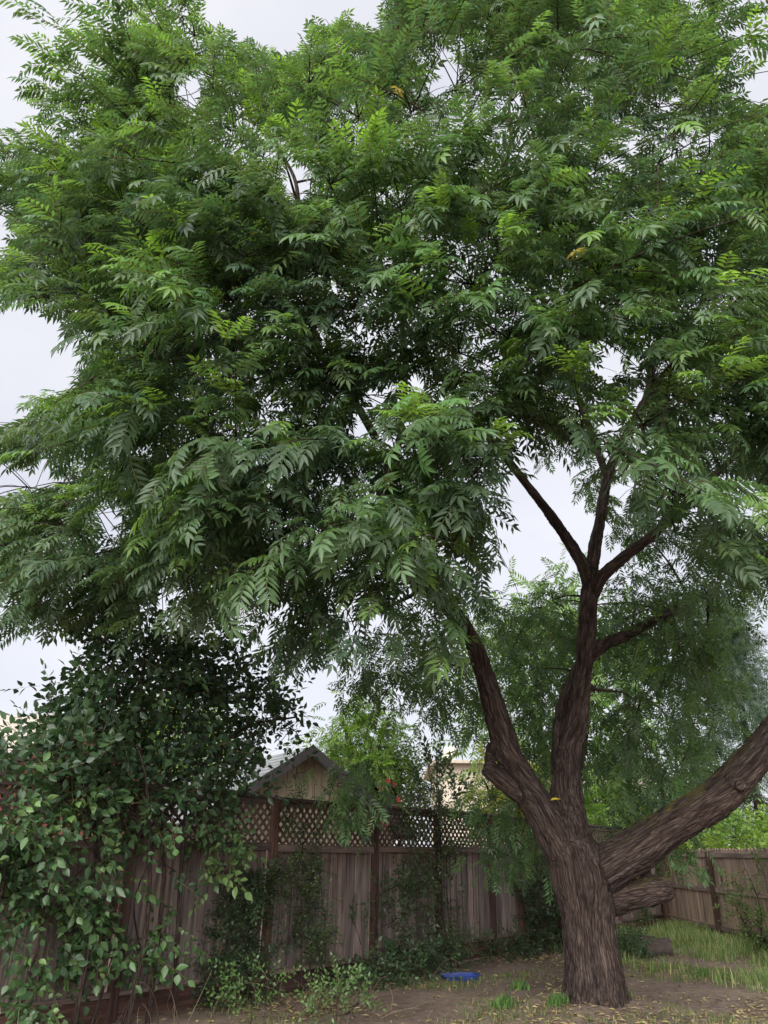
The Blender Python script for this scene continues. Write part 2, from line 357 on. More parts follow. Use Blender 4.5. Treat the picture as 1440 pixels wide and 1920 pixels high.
for i, s in enumerate(posts):
    fput('post', post_me, s, -0.05, 0.03)
    if i == len(posts) - 1: break
    s1 = posts[i + 1]; L = s1 - s; dz = [0.0, 0.01, -0.005, 0.012, 0.03, 0.04][i % 6]
    a, b = s + 0.048, s1 - 0.048
    # rails, cap, kick board run along the panel: boxes laid on their side
    def lay(name, depth, height, z, off, m, ext=0.0):
        me = box_me(name, height, depth, b - a + 2 * ext, m, bev=0.004, wob=0.002)
        return fput(name, me, a - ext, z, off, rx=RY(math.pi / 2))
    lay('rail', 0.04, 0.085, BH1 + dz + 0.03, 0.034, M_RAIL); lay('rail', 0.045, 0.05, BH0 + dz - 0.02, 0.04, M_RAIL)
    lay('kick_board', 0.03, 0.26, 0.115 + dz, 0.012, M_REDWOOD); lay('cap', 0.12, 0.04, LT + 0.07 + dz, 0.03, M_LATTICE, 0.044 if i % 2 else 0.03)
    lay('rail', 0.04, 0.07, LT + dz + 0.01, 0.032, M_LATTICE)
    # board on board: back row, then front row
    n = max(2, int(round(L / 0.187))); pit = (b - a) / n
    for k in range(n):
        if k < n - 1 or True:
            fput('board', random.choice(bm_front), a + pit * (k + 0.5) - pit * 0.5 + 0.075, BH0 + dz + random.uniform(-.012, .008), 0.0, rx=Matrix.Rotation(random.uniform(-.004, .004), 4, 'Y'))
        if k < n - 1: fput('board', random.choice(bm_front), a + pit * (k + 1) - 0.02 + random.uniform(-.008, .008), BH0 + dz + random.uniform(-.012, .008), -0.02)
    # lattice
    z0, z1 = BH1 + dz + 0.07, LT + dz - 0.02; H = z1 - z0; P = 0.123
    fr = fput('lattice_frame', box_me('lattice_frame', 0.03, 0.02, b - a, M_LATTICE), a, z0 - 0.004, 0.012, rx=RY(math.pi / 2))
    far = s > posts[6] - 0.1
    bulk = []
    for lay_i, sg in ((0, 1), (1, -1)):
        c = a - H
        while c < b + H:
            # centre line from (c, z0) rising with slope sg ; clip to [a, b]
            if sg > 0: t0, t1 = max(0, a - c), min(H, b - c); x0, zz0, x1, zz1 = c + t0, z0 + t0, c + t1, z0 + t1
            else: t0, t1 = max(0, c - b), min(H, c - a); x0, zz0, x1, zz1 = c - t0, z0 + t0, c - t1, z0 + t1
            if t1 - t0 > 0.03:
                ln = (t1 - t0) * math.sqrt(2)
                M = Matrix.Translation(Vector(fpt(x0, zz0, 0.008 + 0.0075 * lay_i))) @ RZ @ RY(sg * math.pi / 4) @ Matrix.Diagonal((1, 1, ln, 1))
                if far: bulk.append(M)
                else: link('slat', slat_me, fr, mw=M); nslat += 1
            c += P
    if bulk:
        V = []; Fc = []
        for M in bulk:
            o_ = len(V); V += [tuple(M @ v.co) for v in slat_me.vertices]; Fc += [tuple(o_ + q for q in p.vertices) for p in slat_me.polygons]
        tag(link('lattice', mesh('lattice', V, Fc, M_LATTICE), fence), kind='stuff')

# right fence: pickets on rails, runs away from the corner towards the camera
pf = empty('picket_fence', (7.4, 21.6, 0), 'sunlit tan picket fence with three rails beside the grass', 'fence')
RX = 7.4
def rput(name, me, y, z, off, rx=None, scale=None):
    M = Matrix.Translation(Vector((RX - off, y, z))) @ Matrix.Rotation(-math.pi / 2, 4, 'Z')
    if rx is not None: M = M @ rx
    if scale is not None: M = M @ Matrix.Diagonal((*scale, 1))
    return link(name, me, pf, mw=M)
def dog_ear(wd, th, h, m):
    c = 0.03; pr = [(-wd / 2, 0), (wd / 2, 0), (wd / 2, h - c), (wd / 2 - c, h), (-wd / 2 + c, h), (-wd / 2, h - c)]
    V = [(x, -th / 2, z) for x, z in pr] + [(x, th / 2, z) for x, z in pr]; n = len(pr)
    return mesh('picket', V, [tuple(range(n)), tuple(range(2 * n - 1, n - 1, -1))] + [((i + 1) % n, i, n + i, n + (i + 1) % n) for i in range(n)], m)
pk = [dog_ear(0.14, 0.018, 1.58 + d, M_CEDAR) for d in (0, .008, .015)]
y = 21.5
while y > 11.0:
    rput('picket', random.choice(pk), y, 0.2 + random.uniform(-.01, .01), 0, Matrix.Rotation(random.uniform(-.006, .006), 4, 'Y')); y -= 0.147
py_ = [21.45, 18.2, 15.0, 11.8]
rpost = box_me('post', 0.1, 0.1, 1.78, M_REDWOOD, bev=0.006)
for k, yy in enumerate(py_):
    rput('post', rpost, yy, -0.05, 0.075)
    if k < 3:
        L = py_[k] - py_[k + 1] - 0.1
        for z, hh in ((1.66, .09), (0.97, .09), (0.24, .09)):
            rput('rail', box_me('rail', hh, 0.04, L, M_PALE, bev=0.004, wob=.003), yy - 0.05, z, 0.03, RY(math.pi / 2))
        rput('kick_board', box_me('kick_board', 0.22, 0.03, L, M_REDWOOD, bev=0.004), yy - 0.05, 0.09, 0.02, RY(math.pi / 2))

# ------------------------------------------------------------------ houses beyond the fence
def slab(name, quad, th, m, parent):
    q = np.array(quad, float); nn = nrm(np.cross(q[1] - q[0], q[3] - q[0])); V = list(q) + list(q - nn * th)
    return link(name, mesh(name, V, [(0, 1, 2, 3), (7, 6, 5, 4)] + [((i + 1) % 4, i, 4 + i, 4 + (i + 1) % 4) for i in range(4)], m), parent)
def courses(parent, e0, e1, r0, r1, m, n):
    """overlapping shingle courses between eave line e0-e1 and ridge line r0-r1"""
    e0, e1, r0, r1 = map(lambda q: np.array(q, float), (e0, e1, r0, r1)); nn = nrm(np.cross(e1 - e0, r0 - e0))
    if nn[2] < 0: nn = -nn
    for k in range(n):
        a, b = k / n, (k + 1.15) / n; b = min(b, 1)
        p0, p1, p2, p3 = e0 + (r0 - e0) * a, e1 + (r1 - e1) * a, e1 + (r1 - e1) * b, e0 + (r0 - e0) * b
        V = [p0 + nn * .004, p1 + nn * .004, p1 + nn * .022, p0 + nn * .022, p2 + nn * .004, p3 + nn * .004]
        link('shingle_course', mesh('shingle_course', V, [(0, 1, 2, 3), (3, 2, 4, 5), (0, 3, 5), (1, 4, 2), (1, 0, 5, 4)], m), parent)

def gable_house(name, label, A, t, half, rise, length, eave_z, m_wall, m_roof, over=0.35, plank=0.21, ncourse=16):
    """A: apex of the near gable (x,y,z); t: unit direction along the gable; the ridge runs back along n"""
    t = np.array([*nrm(np.array(t)), 0.0]); n = np.array([-t[1], t[0], 0.0])
    A = np.array(A, float); h = empty(name, (A[0], A[1], 0), label, 'house')
    sl = rise / half
    # siding boards of the gable wall, each cut to the rake
    k = -half
    while k < half - 0.01:
        k2 = min(k + plank, half); g = 0.006
        zz = lambda q: A[2] - 0.12 - abs(q) * sl
        pts = [(k + g, -0.1), (k2 - g, -0.1), (k2 - g, zz(k2 - g))] + ([(0, zz(0))] if k + g < 0 < k2 - g else []) + [(k + g, zz(k + g))]
        V = [A * [1, 1, 0] + t * x + np.array([0, 0, z]) - n * 0.0 for x, z in pts] + [A * [1, 1, 0] + t * x + np.array([0, 0, z]) + n * 0.025 for x, z in pts]; q = len(pts)
        link('siding_board', mesh('siding_board', V, [tuple(range(q)), tuple(range(2 * q - 1, q - 1, -1))] + [((i + 1) % q, i, q + i, q + (i + 1) % q) for i in range(q)], m_wall), h); k = k2
    base = A * [1, 1, 0]
    V = []
    for d in (0.03, length):
        for x, z in ((-half, -0.1), (half, -0.1), (half, A[2] - .14 - rise), (0, A[2] - .14), (-half, A[2] - .14 - rise)): V.append(base + t * x + n * d + np.array([0, 0, z]))
    link('wall', mesh('wall', V, [(0, 1, 2, 3, 4), (9, 8, 7, 6, 5)] + [((i + 1) % 5, i, 5 + i, 5 + (i + 1) % 5) for i in range(5)], m_wall), h)
    ov = over
    for sg in (-1, 1):
        e = half + ov; f0 = A - n * ov; f1 = A + n * (length + ov)
        E0 = f0 + t * sg * e - np.array([0, 0, sl * e]); E1 = f1 + t * sg * e - np.array([0, 0, sl * e])
        roof = slab('roof', [E0, E1, f1, f0] if sg > 0 else [E1, E0, f0, f1], 0.08, m_roof, h)
        courses(roof, E0, E1, f0, f1, m_roof, ncourse)
        slab('barge_board', [E0 - n * .03 + [0, 0, .03], f0 - n * .03 + [0, 0, .03], f0 - n * .03 - [0, 0, .2], E0 - n * .03 - [0, 0, .2]], 0.03 * sg, M_TRIM, h)
        slab('fascia', [E0 + t * sg * .02 + [0, 0, .02], E1 + t * sg * .02 + [0, 0, .02], E1 + t * sg * .02 - [0, 0, .16], E0 + t * sg * .02 - [0, 0, .16]], 0.03 * sg, M_TRIM, h)
    return h
gable_house('gabled_house', 'tan board sided gabled house with grey shingle roof behind the fence', atY(574, 1402, 17.5), (0.86, 0.5), 2.3, 1.45, 9, 2.2, M_SIDING, M_SHINGLE)
gable_house('salmon_house', 'salmon walled house with taupe roof behind the lattice', atY(165, 1338, 17.0), (0.25, 0.97), 2.6, 1.15, 10, 2.4, M_SALMON, M_TAUPE, over=0.45, plank=5.8)
# cream stucco house far behind, seen past the left limb
c = atZ(880, 1640, 0); ch = empty('stucco_house', (5.0, 34, 0), 'cream stucco house with chimney glimpsed beyond the fence', 'house')
x0 = atY(830, 1450, 34)[0]; zt = atY(850, 1428, 34)[2]
def boxw(name, x0, x1, y0, y1, z0, z1, m, parent):
    V = [(x0, y0, z0), (x1, y0, z0), (x1, y1, z0), (x0, y1, z0), (x0, y0, z1), (x1, y0, z1), (x1, y1, z1), (x0, y1, z1)]
    return link(name, mesh(name, V, BOXF, m), parent)
boxw('wall', x0, x0 + 9, 34, 42, 0, zt, M_STUCCO, ch)
rf = slab('roof', [(x0 - .4, 33.5, zt + .02), (x0 + 9.4, 33.5, zt + .02), (x0 + 9.4, 38, zt + .25), (x0 - .4, 38, zt + .25)], 0.12, M_TILE, ch)
slab('roof', [(x0 - .4, 38, zt + .25), (x0 + 9.4, 38, zt + .25), (x0 + 9.4, 42.5, zt + .02), (x0 - .4, 42.5, zt + .02)], 0.12, M_TILE, ch)
cx_ = atY(843, 1400, 35)
boxw('chimney', cx_[0] - .25, cx_[0] + .25, 35, 35.6, zt + .1, cx_[2], M_STUCCO, ch)
w_ = boxw('window', x0 + 3, x0 + 4.3, 33.93, 33.98, 1.2, 2.4, M_TRIM, ch); boxw('pane', x0 + 3.08, x0 + 4.22, 33.9, 33.95, 1.28, 2.32, M_GLASS, w_)

# ------------------------------------------------------------------ leaf templates  (x along the leaf, z up)
def leaflet(base, d, side_n, ln, wd, fold=0.25, hi=False):
    """one lanceolate leaflet; base point, direction d, normal side_n"""
    d = nrm(d); n = nrm(side_n - d * (side_n @ d)); s = np.cross(n, d)
    if not hi:
        V = [base, base + d * ln * .42 + s * wd * .5 + n * wd * fold, base + d * ln * .42 - s * wd * .5 + n * wd * fold, base + d * ln * .5, base + d * ln - n * ln * .06]
        return V, [(0, 3, 1), (0, 2, 3), (1, 3, 4), (3, 2, 4)]
    V = [base]; T = []; st = [(.16, .30), (.36, .5), (.6, .42), (.82, .2)]
    for f, ww in st:
        dr = -n * ln * .07 * f * f
        V += [base + d * ln * f + s * wd * ww + n * wd * fold * ww * 2 + dr, base + d * ln * f + dr, base + d * ln * f - s * wd * ww + n * wd * fold * ww * 2 + dr]
    V.append(base + d * ln - n * ln * .09)
    T += [(0, 2, 1), (0, 3, 2)]
    for i in range(3):
        a = 1 + 3 * i; T += [(a, a + 1, a + 4), (a, a + 4, a + 3), (a + 1, a + 2, a + 5), (a + 1, a + 5, a + 4)]
    T += [(10, 11, 13), (11, 12, 13)]
    return V, T
def pinnate(rs, pairs=6, ln=0.30, wd=0.075, droop=0.9, hi=False):
    """unit-length compound leaf"""
    V = []; T = []; S = []
    k = pairs; up = np.array([0, 0, 1.0])
    def rach(x): return np.array([x * (1 - .18 * x * x * droop), 0, -0.42 * droop * x * x])
    def rdir(x): return nrm(np.array([1 - .54 * x * x * droop, 0, -0.84 * droop * x]))
    xs = np.linspace(0.2, 0.93, k)
    for i, x in enumerate(xs):
        f = 1 - 0.35 * abs(i / (k - 1) - 0.45)
        for sg in (1, -1):
            xx = x + rs.uniform(-.02, .02); d0 = rdir(xx)
            d = d0 * rs.uniform(.55, .85) + np.array([0, sg, 0]) * 0.95 + np.array([0, 0, -1]) * rs.uniform(.15, .55)
            n_ = np.cross(d0, np.array([0, 1.0, 0])); n_ = -n_ if n_[2] < 0 else n_
            n_ = n_ + np.array([0, sg * rs.uniform(-.1, .45), 0]) + rs.normal(0, .15, 3)
            v, t = leaflet(rach(xx), d, n_, ln * f * rs.uniform(.88, 1.1), wd * rs.uniform(.85, 1.12), hi=hi)
            o_ = len(V); V += v; S += [0] * len(v); T += [tuple(q + o_ for q in tt) for tt in t]
    v, t = leaflet(rach(.95), rdir(1) + rs.normal(0, .1, 3), up, ln * .95, wd, hi=hi); o_ = len(V); V += v; S += [0] * len(v); T += [tuple(q + o_ for q in tt) for tt in t]
    for a, b in ((0, .5), (.5, 1.0)):
        o_ = len(V); wdt = 0.006
        V += [rach(a) + [0, wdt, 0], rach(a) - [0, wdt, 0], rach(b) - [0, wdt * .7, 0], rach(b) + [0, wdt * .7, 0]]; S += [1] * 4; T += [(o_, o_ + 1, o_ + 2), (o_, o_ + 2, o_ + 3)]
    return np.array(V), np.array(T), np.array(S)
def ovate_sprig(rs, n=7, ln=0.3, wd=0.17, up=0.35, hang=0.0, hi=False, spread=1.0):
    V = []; T = []; S = []
    for i in range(n):
        x = 0.12 + 0.88 * i / max(1, n - 1); az = i * 2.4 + rs.uniform(-.5, .5) if i < n - 1 else 0
        side = np.array([0, math.cos(az), math.sin(az) * .8]) * spread if i < n - 1 else np.zeros(3)
        d = nrm(np.array([up + .25, 0, 0]) + side + np.array([0, 0, -hang]) + (np.array([1., 0, 0]) if i == n - 1 else 0))
        base = np.array([x, 0, -.12 * x * x * (1 + hang)]); n_ = np.array([-.3, 0, 1.0]) + rs.normal(0, .4, 3)
        v, t = leaflet(base + d * 0.04, d, n_, ln * rs.uniform(.75, 1.15), wd * rs.uniform(.85, 1.15), fold=.16, hi=hi)
        o_ = len(V); V += v; S += [0] * len(v); T += [tuple(q + o_ for q in tt) for tt in t]
    for a, b in ((0, .5), (.5, 1.0)):
        o_ = len(V); q = .009; za, zb = -.12 * a * a * (1 + hang), -.12 * b * b * (1 + hang)
        V += [np.array([a, q, za]), np.array([a, -q, za]), np.array([b, -q * .6, zb]), np.array([b, q * .6, zb])]; S += [1] * 4; T += [(o_, o_ + 1, o_ + 2), (o_, o_ + 2, o_ + 3)]
    return np.array(V), np.array(T), np.array(S)
def needle_spray(rs, n=16):
    V = []; T = []; S = []
    for i in range(n):
        x = i / n; sg = 1 if i % 2 else -1; b0 = np.array([x, 0, -.25 * x * x]); d = nrm(np.array([.8, sg * rs.uniform(.4, 1.), rs.uniform(-.5, .2)])); l = (.42 - .25 * x) * rs.uniform(.7, 1.2)
        s = nrm(np.cross(d, [0, 0, 1])) * .022; o_ = len(V); V += [b0 + s, b0 - s, b0 + d * l]; S += [0] * 3; T += [(o_, o_ + 1, o_ + 2)]
    return np.array(V), np.array(T), np.array(S)
rs0 = np.random.default_rng(3)
PIN = [pinnate(rs0, int(rs0.integers(5, 8)), rs0.uniform(.30, .36), rs0.uniform(.078, .092), rs0.uniform(.5, 1.2)) for _ in range(9)]
PIN_HI = [pinnate(rs0, int(rs0.integers(6, 8)), rs0.uniform(.30, .36), rs0.uniform(.078, .09), rs0.uniform(.6, 1.2), hi=True) for _ in range(6)]
OVA = [ovate_sprig(rs0, 7) for _ in range(6)]
OVA_H = [ovate_sprig(rs0, 7, .31, .17, hi=True) for _ in range(6)]
OVA_D = [ovate_sprig(rs0, 7, .34, .2, .25, .55, hi=True) for _ in range(6)]
OVA_S = [ovate_sprig(rs0, 11, .2, .11, .35, .1) for _ in range(6)]
OVA_U = [ovate_sprig(rs0, 12, .26, .13, .9, -.4) for _ in range(5)]
NEED = [needle_spray(rs0) for _ in range(5)]

def frames(D, rs, roll=0.35):
    """rotation matrices whose x axis is D and z axis points up-ish"""
    D = nrm(D); Z = np.tile(np.array([0, 0, 1.0]), (len(D), 1)) + rs.normal(0, roll, (len(D), 3))
    Y = nrm(np.cross(Z, D)); Z = np.cross(D, Y); return np.stack([D, Y, Z], 2)
STEMC = np.array([0.13, 0.12, 0.045])
def scatter(tpl, P, R, S, C, rs, which=None, jit=0.12):
    """all leaves as one set of arrays"""
    n = len(P); which = rs.integers(0, len(tpl), n) if which is None else which
    VV = []; TT = []; CC = []; o_ = 0
    for k, (v, t, s) in enumerate(tpl):
        q = np.where(which == k)[0]
        if not len(q): continue
        X = np.einsum('nij,vj->nvi', R[q], v) * S[q][:, None, None] + P[q][:, None]
        VV.append(X.reshape(-1, 3)); m = len(v)
        TT.append((t[None] + (np.arange(len(q)) * m)[:, None, None]).reshape(-1, 3) + o_); o_ += m * len(q)
        c = np.repeat(C[q][:, None], m, 1) * (1 + rs.normal(0, jit, (len(q), m, 1)).clip(-.3, .3))
        c[:, s == 1] = STEMC; CC.append(c.reshape(-1, 3))
    return np.concatenate(VV), np.concatenate(TT), np.concatenate(CC)

def grow(nodes, nrad, targets, rs, lift=0.12, wig=0.06, pref=None):
    """join every target to the nearest point of the skeleton; returns polylines, start radii"""
    nodes = [np.asarray(q, float) for q in nodes]; nrad = list(nrad); NA = np.array(nodes); NR = np.array(nrad)
    T = np.asarray(targets, float)
    d0 = np.array([np.min(np.linalg.norm(NA - q, axis=1)) for q in T]); order = np.argsort(d0); res = [None] * len(T)
    for i in order:
        q = T[i]; d = np.linalg.norm(NA - q, axis=1) + np.where(NA[:, 2] > q[2] + .3, .5, 0)
        j = int(np.argmin(d)); S = NA[j]; L = np.linalg.norm(q - S)
        mid = (S + q) / 2 + np.array([0, 0, lift * L]) + rs.normal(0, wig * L, 3)
        n = max(4, int(L / 0.22)); ts = np.linspace(0, 1, n)[:, None]
        P = (1 - ts) ** 2 * S + 2 * ts * (1 - ts) * mid + ts ** 2 * q
        P[1:-1] += rs.normal(0, .018 * min(1, L), (n - 2, 3))
        r0 = min(NR[j] * .75, .012 + .016 * L); res[i] = (P, np.linspace(r0, .006, n))
        NA = np.vstack([NA, P[1:]]); NR = np.concatenate([NR, np.linspace(r0, .006, n)[1:]])
    return res

# ------------------------------------------------------------------ the big tree
def limb(rows):
    """rows of (px, py, Y, radius)"""
    return np.array([[*atY(a, b, c), r] for a, b, c, r in rows])
LIMBS = {
 'trunk': [(1122, 1912, 10.05, .47), (1120, 1885, 10.05, .385), (1117, 1850, 10.05, .335), (1110, 1800, 10.05, .308), (1103, 1740, 10.05, .297), (1097, 1690, 10.05, .315), (1087, 1640, 10.05, .335), (1072, 1590, 10.05, .29)],
 'C': [(1072, 1620, 10.05, .30), (1063, 1540, 10.05, .245), (1061, 1480, 10.1, .185), (1066, 1425, 10.1, .155), (1080, 1370, 10.1, .125), (1091, 1290, 10.1, .112), (1099, 1200, 10.1, .112), (1104, 1120, 10.1, .115), (1107, 1075, 10.1, .095)],
 'C0': [(1056, 1450, 10.15, .15), (1052, 1390, 10.25, .115), (1060, 1320, 10.35, .10), (1088, 1255, 10.45, .095), (1130, 1210, 10.5, .085), (1175, 1190, 10.6, .075), (1250, 1150, 10.9, .06), (1340, 1110, 11.3, .04)],
 'C1': [(1106, 1105, 10.1, .095), (1090, 1055, 10.05, .082), (1060, 1005, 9.95, .075), (1020, 950, 9.8, .066), (985, 905, 9.65, .06), (945, 855, 9.5, .056), (900, 800, 9.3, .05), (830, 710, 9.0, .045), (770, 620, 8.9, .04), (700, 520, 8.9, .03)],
 'C2': [(1106, 1090, 10.1, .095), (1115, 1030, 10.15, .088), (1125, 975, 10.2, .08), (1135, 915, 10.25, .075), (1152, 860, 10.3, .07), (1188, 790, 10.35, .066), (1214, 740, 10.4, .062), (1222, 690, 10.4, .06), (1232, 655, 10.4, .055), (1275, 615, 10.4, .045), (1330, 540, 10.4, .035), (1360, 400, 10.6, .025)],
 'C2b': [(1216, 728, 10.4, .05), (1258, 692, 10.3, .048), (1300, 668, 10.2, .04), (1380, 610, 10.0, .03)],
 'C2c': [(1140, 900, 10.25, .06), (1090, 760, 10.5, .058), (1030, 600, 10.7, .054), (985, 440, 10.8, .05), (950, 318, 10.8, .045), (958, 260, 10.8, .04), (955, 190, 10.8, .03), (965, 80, 10.9, .02)],
 'C2d': [(975, 280, 10.8, .036), (1010, 235, 10.8, .032), (1060, 160, 10.7, .026), (1140, 60, 10.6, .018)],
 'C2e': [(960, 250, 10.8, .03), (1000, 160, 10.9, .026), (1020, 60, 11.0, .018)],
 'C3': [(1108, 1120, 10.1, .095), (1130, 1080, 10.0, .083), (1170, 1045, 9.85, .075), (1215, 1010, 9.7, .066), (1270, 960, 9.5, .06), (1340, 890, 9.3, .05), (1420, 820, 9.1, .035)],
 'D': [(1070, 1610, 10.05, .27), (1022, 1530, 10.0, .205), (987, 1478, 9.95, .175), (957, 1420, 9.9, .16), (936, 1360, 9.85, .15), (918, 1300, 9.8, .132), (902, 1245, 9.75, .115), (872, 1180, 9.65, .10), (820, 1120, 9.5, .09), (740, 1060, 9.3, .08), (650, 1010, 9.1, .068), (540, 950, 8.9, .055), (420, 900, 8.8, .04), (250, 900, 8.7, .028), (120, 930, 8.6, .02)],
 'D2': [(860, 1165, 9.62, .085), (800, 1020, 9.6, .078), (730, 870, 9.6, .07), (650, 730, 9.6, .06), (560, 620, 9.6, .055), (485, 575, 9.5, .045), (380, 480, 9.4, .035), (260, 330, 9.4, .025)],
 'D3': [(600, 665, 9.6, .05), (560, 500, 9.8, .045), (560, 380, 9.9, .04), (535, 300, 9.9, .03), (430, 160, 9.9, .02)],
 'D4': [(740, 890, 9.6, .05), (760, 700, 9.9, .045), (740, 500, 10.1, .038), (720, 330, 10.2, .03), (690, 180, 10.2, .018)],
 'Dk': [(992, 1492, 9.95, .14), (950, 1468, 9.9, .115), (925, 1450, 9.88, .105), (908, 1440, 9.86, .075)],
 'Dk2': [(922, 1448, 9.88, .08), (918, 1420, 9.86, .06), (922, 1395, 9.85, .05)],
 'A': [(1075, 1665, 10.05, .27), (1130, 1632, 10.0, .25), (1180, 1603, 9.95, .235), (1240, 1563, 9.88, .222), (1300, 1525, 9.8, .215), (1350, 1490, 9.75, .205), (1395, 1445, 9.7, .19), (1440, 1390, 9.62, .178), (1520, 1290, 9.5, .16), (1590, 1180, 9.4, .14), (1640, 1040, 9.3, .11), (1680, 850, 9.3, .08), (1660, 600, 9.4, .05)],
 'Ak': [(1372, 1462, 9.62, .10), (1384, 1472, 9.52, .07), (1387, 1475, 9.46, .05)],
 'B': [(1095, 1688, 10.05, .2), (1150, 1684, 10.1, .168), (1205, 1674, 10.15, .15), (1240, 1667, 10.18, .14), (1254, 1664, 10.2, .135)],
 'Bk': [(1212, 1665, 10.16, .06), (1211, 1635, 10.18, .055), (1206, 1612, 10.2, .045)],
}
LP = {k: spline(limb(v), 6) for k, v in LIMBS.items()}
tree = empty('shade_tree', (TX, TY, 0), 'large spreading tree with furrowed brown trunk and feathery pinnate leaves', 'tree')
# thick wood: tubes fused by a voxel remesh, then furrowed
parts = []
for k in ('trunk', 'C', 'C0', 'C1', 'C2', 'C3', 'D', 'Dk', 'Dk2', 'A', 'Ak', 'B', 'Bk'):
    L = LP[k]; keep = L[:, 3] > 0.048; L = L[:np.argmax(~keep)] if (~keep).any() else L
    parts.append(tube(L[:, :3], L[:, 3], 20))
V, T, _b = join(parts)
tmp = bpy.data.objects.new('tmp', mesh_np('tmp', V, T)); COL.objects.link(tmp)
md = tmp.modifiers.new('r', 'REMESH'); md.mode = 'VOXEL'; md.voxel_size = 0.024
ms = tmp.modifiers.new('s', 'SMOOTH'); ms.factor = 0.5; ms.iterations = 9
dg = bpy.context.evaluated_depsgraph_get(); tme = bpy.data.meshes.new_from_object(tmp.evaluated_get(dg))
bpy.data.objects.remove(tmp)
def inside_trunk(p):
    L = LP['trunk']; j = np.argmin(np.linalg.norm(L[:, :3] - p, axis=1)); return np.linalg.norm(L[j, :3] - p) < L[j, 3] * .95 and p[2] < L[-1, 2]
sk = []
for k in ('trunk', 'C', 'C0', 'C1', 'C2', 'C3', 'D', 'Dk', 'A', 'B'):
    L = LP[k]; tg = nrm(np.gradient(L[:, :3], axis=0)); s = np.concatenate([[0], np.cumsum(np.linalg.norm(np.diff(L[:, :3], axis=0), axis=1))])
    fine = np.linspace(0, len(L) - 1, len(L) * 5)
    it = lambda a: np.stack([np.interp(fine, np.arange(len(L)), a[:, j]) for j in range(a.shape[1])], 1)
    P_, t_, s_ = it(L), nrm(it(tg)), np.interp(fine, np.arange(len(L)), s)
    for q in range(len(fine)):
        if k == 'trunk' or not inside_trunk(P_[q, :3]): sk.append((P_[q, :3], t_[q], s_[q] + (1.7 if k in ('C', 'D') else 0), P_[q, 3]))
kd = kdtree.KDTree(len(sk))
for i, q in enumerate(sk): kd.insert(Vector(q[0]), i)
kd.balance()
nv = len(tme.vertices); co = np.empty(nv * 3, np.float32); tme.vertices.foreach_get('co', co); co = co.reshape(-1, 3).astype(float)
no = np.empty(nv * 3, np.float32); tme.vertices.foreach_get('normal', no); no = no.reshape(-1, 3)
bc = np.empty_like(co); dsp = np.empty(nv)
for i in range(nv):
    near = sorted(kd.find_n(Vector(co[i]), 24), key=lambda q: q[2] - sk[q[1]][3])[:4]
    a = np.zeros(3); s = 0; c0 = np.zeros(3); r = 0; W = 0
    for _c, j, d in near:
        q = sk[j]; wgt = 1.0; a += q[1] * wgt; c0 += q[0] * wgt; s += q[2] * wgt; r += q[3] * wgt; W += wgt
    a = a / np.linalg.norm(a); s /= W; c0 /= W; r /= W
    off = co[i] - c0; off -= a * (off @ a); b_ = off + a * s * 0.145; bc[i] = b_
    v1 = mnoise.noise(Vector(b_ * 21.0)); v2 = mnoise.noise(Vector(b_ * 44.0 + 9.1)); v3 = mnoise.noise(Vector(co[i] * 2.6))
    dsp[i] = (0.5 - abs(v1)) * .042 * min(1, r / .2 + .25) + v2 * .010 + v3 * .03 * min(1, r / .25)
    if co[i][2] < 0.55:     # root flare ribs
        an = math.atan2(co[i][1] - TY, co[i][0] - TX); dsp[i] += (0.55 - co[i][2]) * .11 * max(0, math.sin(an * 5 + 1.0))
co2 = co + no * dsp[:, None]
tme.vertices.foreach_set('co', co2.astype(np.float32).ravel())
at_ = tme.attributes.new('bark_co', 'FLOAT_VECTOR', 'POINT'); at_.data.foreach_set('vector', bc.astype(np.float32).ravel())
tme.materials.clear(); tme.materials.append(M_BARK); tme.polygons.foreach_set('use_smooth', np.ones(len(tme.polygons), bool)); tme.update(); tme.name = 'trunk'
link('trunk', tme, tree)
# thinner limbs
for k in LP:
    L = LP[k]
    if k in ('trunk', 'Dk', 'Dk2', 'Ak', 'B', 'Bk', 'C'): continue
    j = np.where(L[:, 3] <= 0.062)[0]
    if len(j) and len(L) - j[0] > 3:
        j0 = max(0, j[0] - 3); v, t, b_ = tube(L[j0:, :3], L[j0:, 3] * .97, 9)
        link('limb', mesh_np('limb', v, t, M_BARK2, smooth=True, vec=b_), tree)

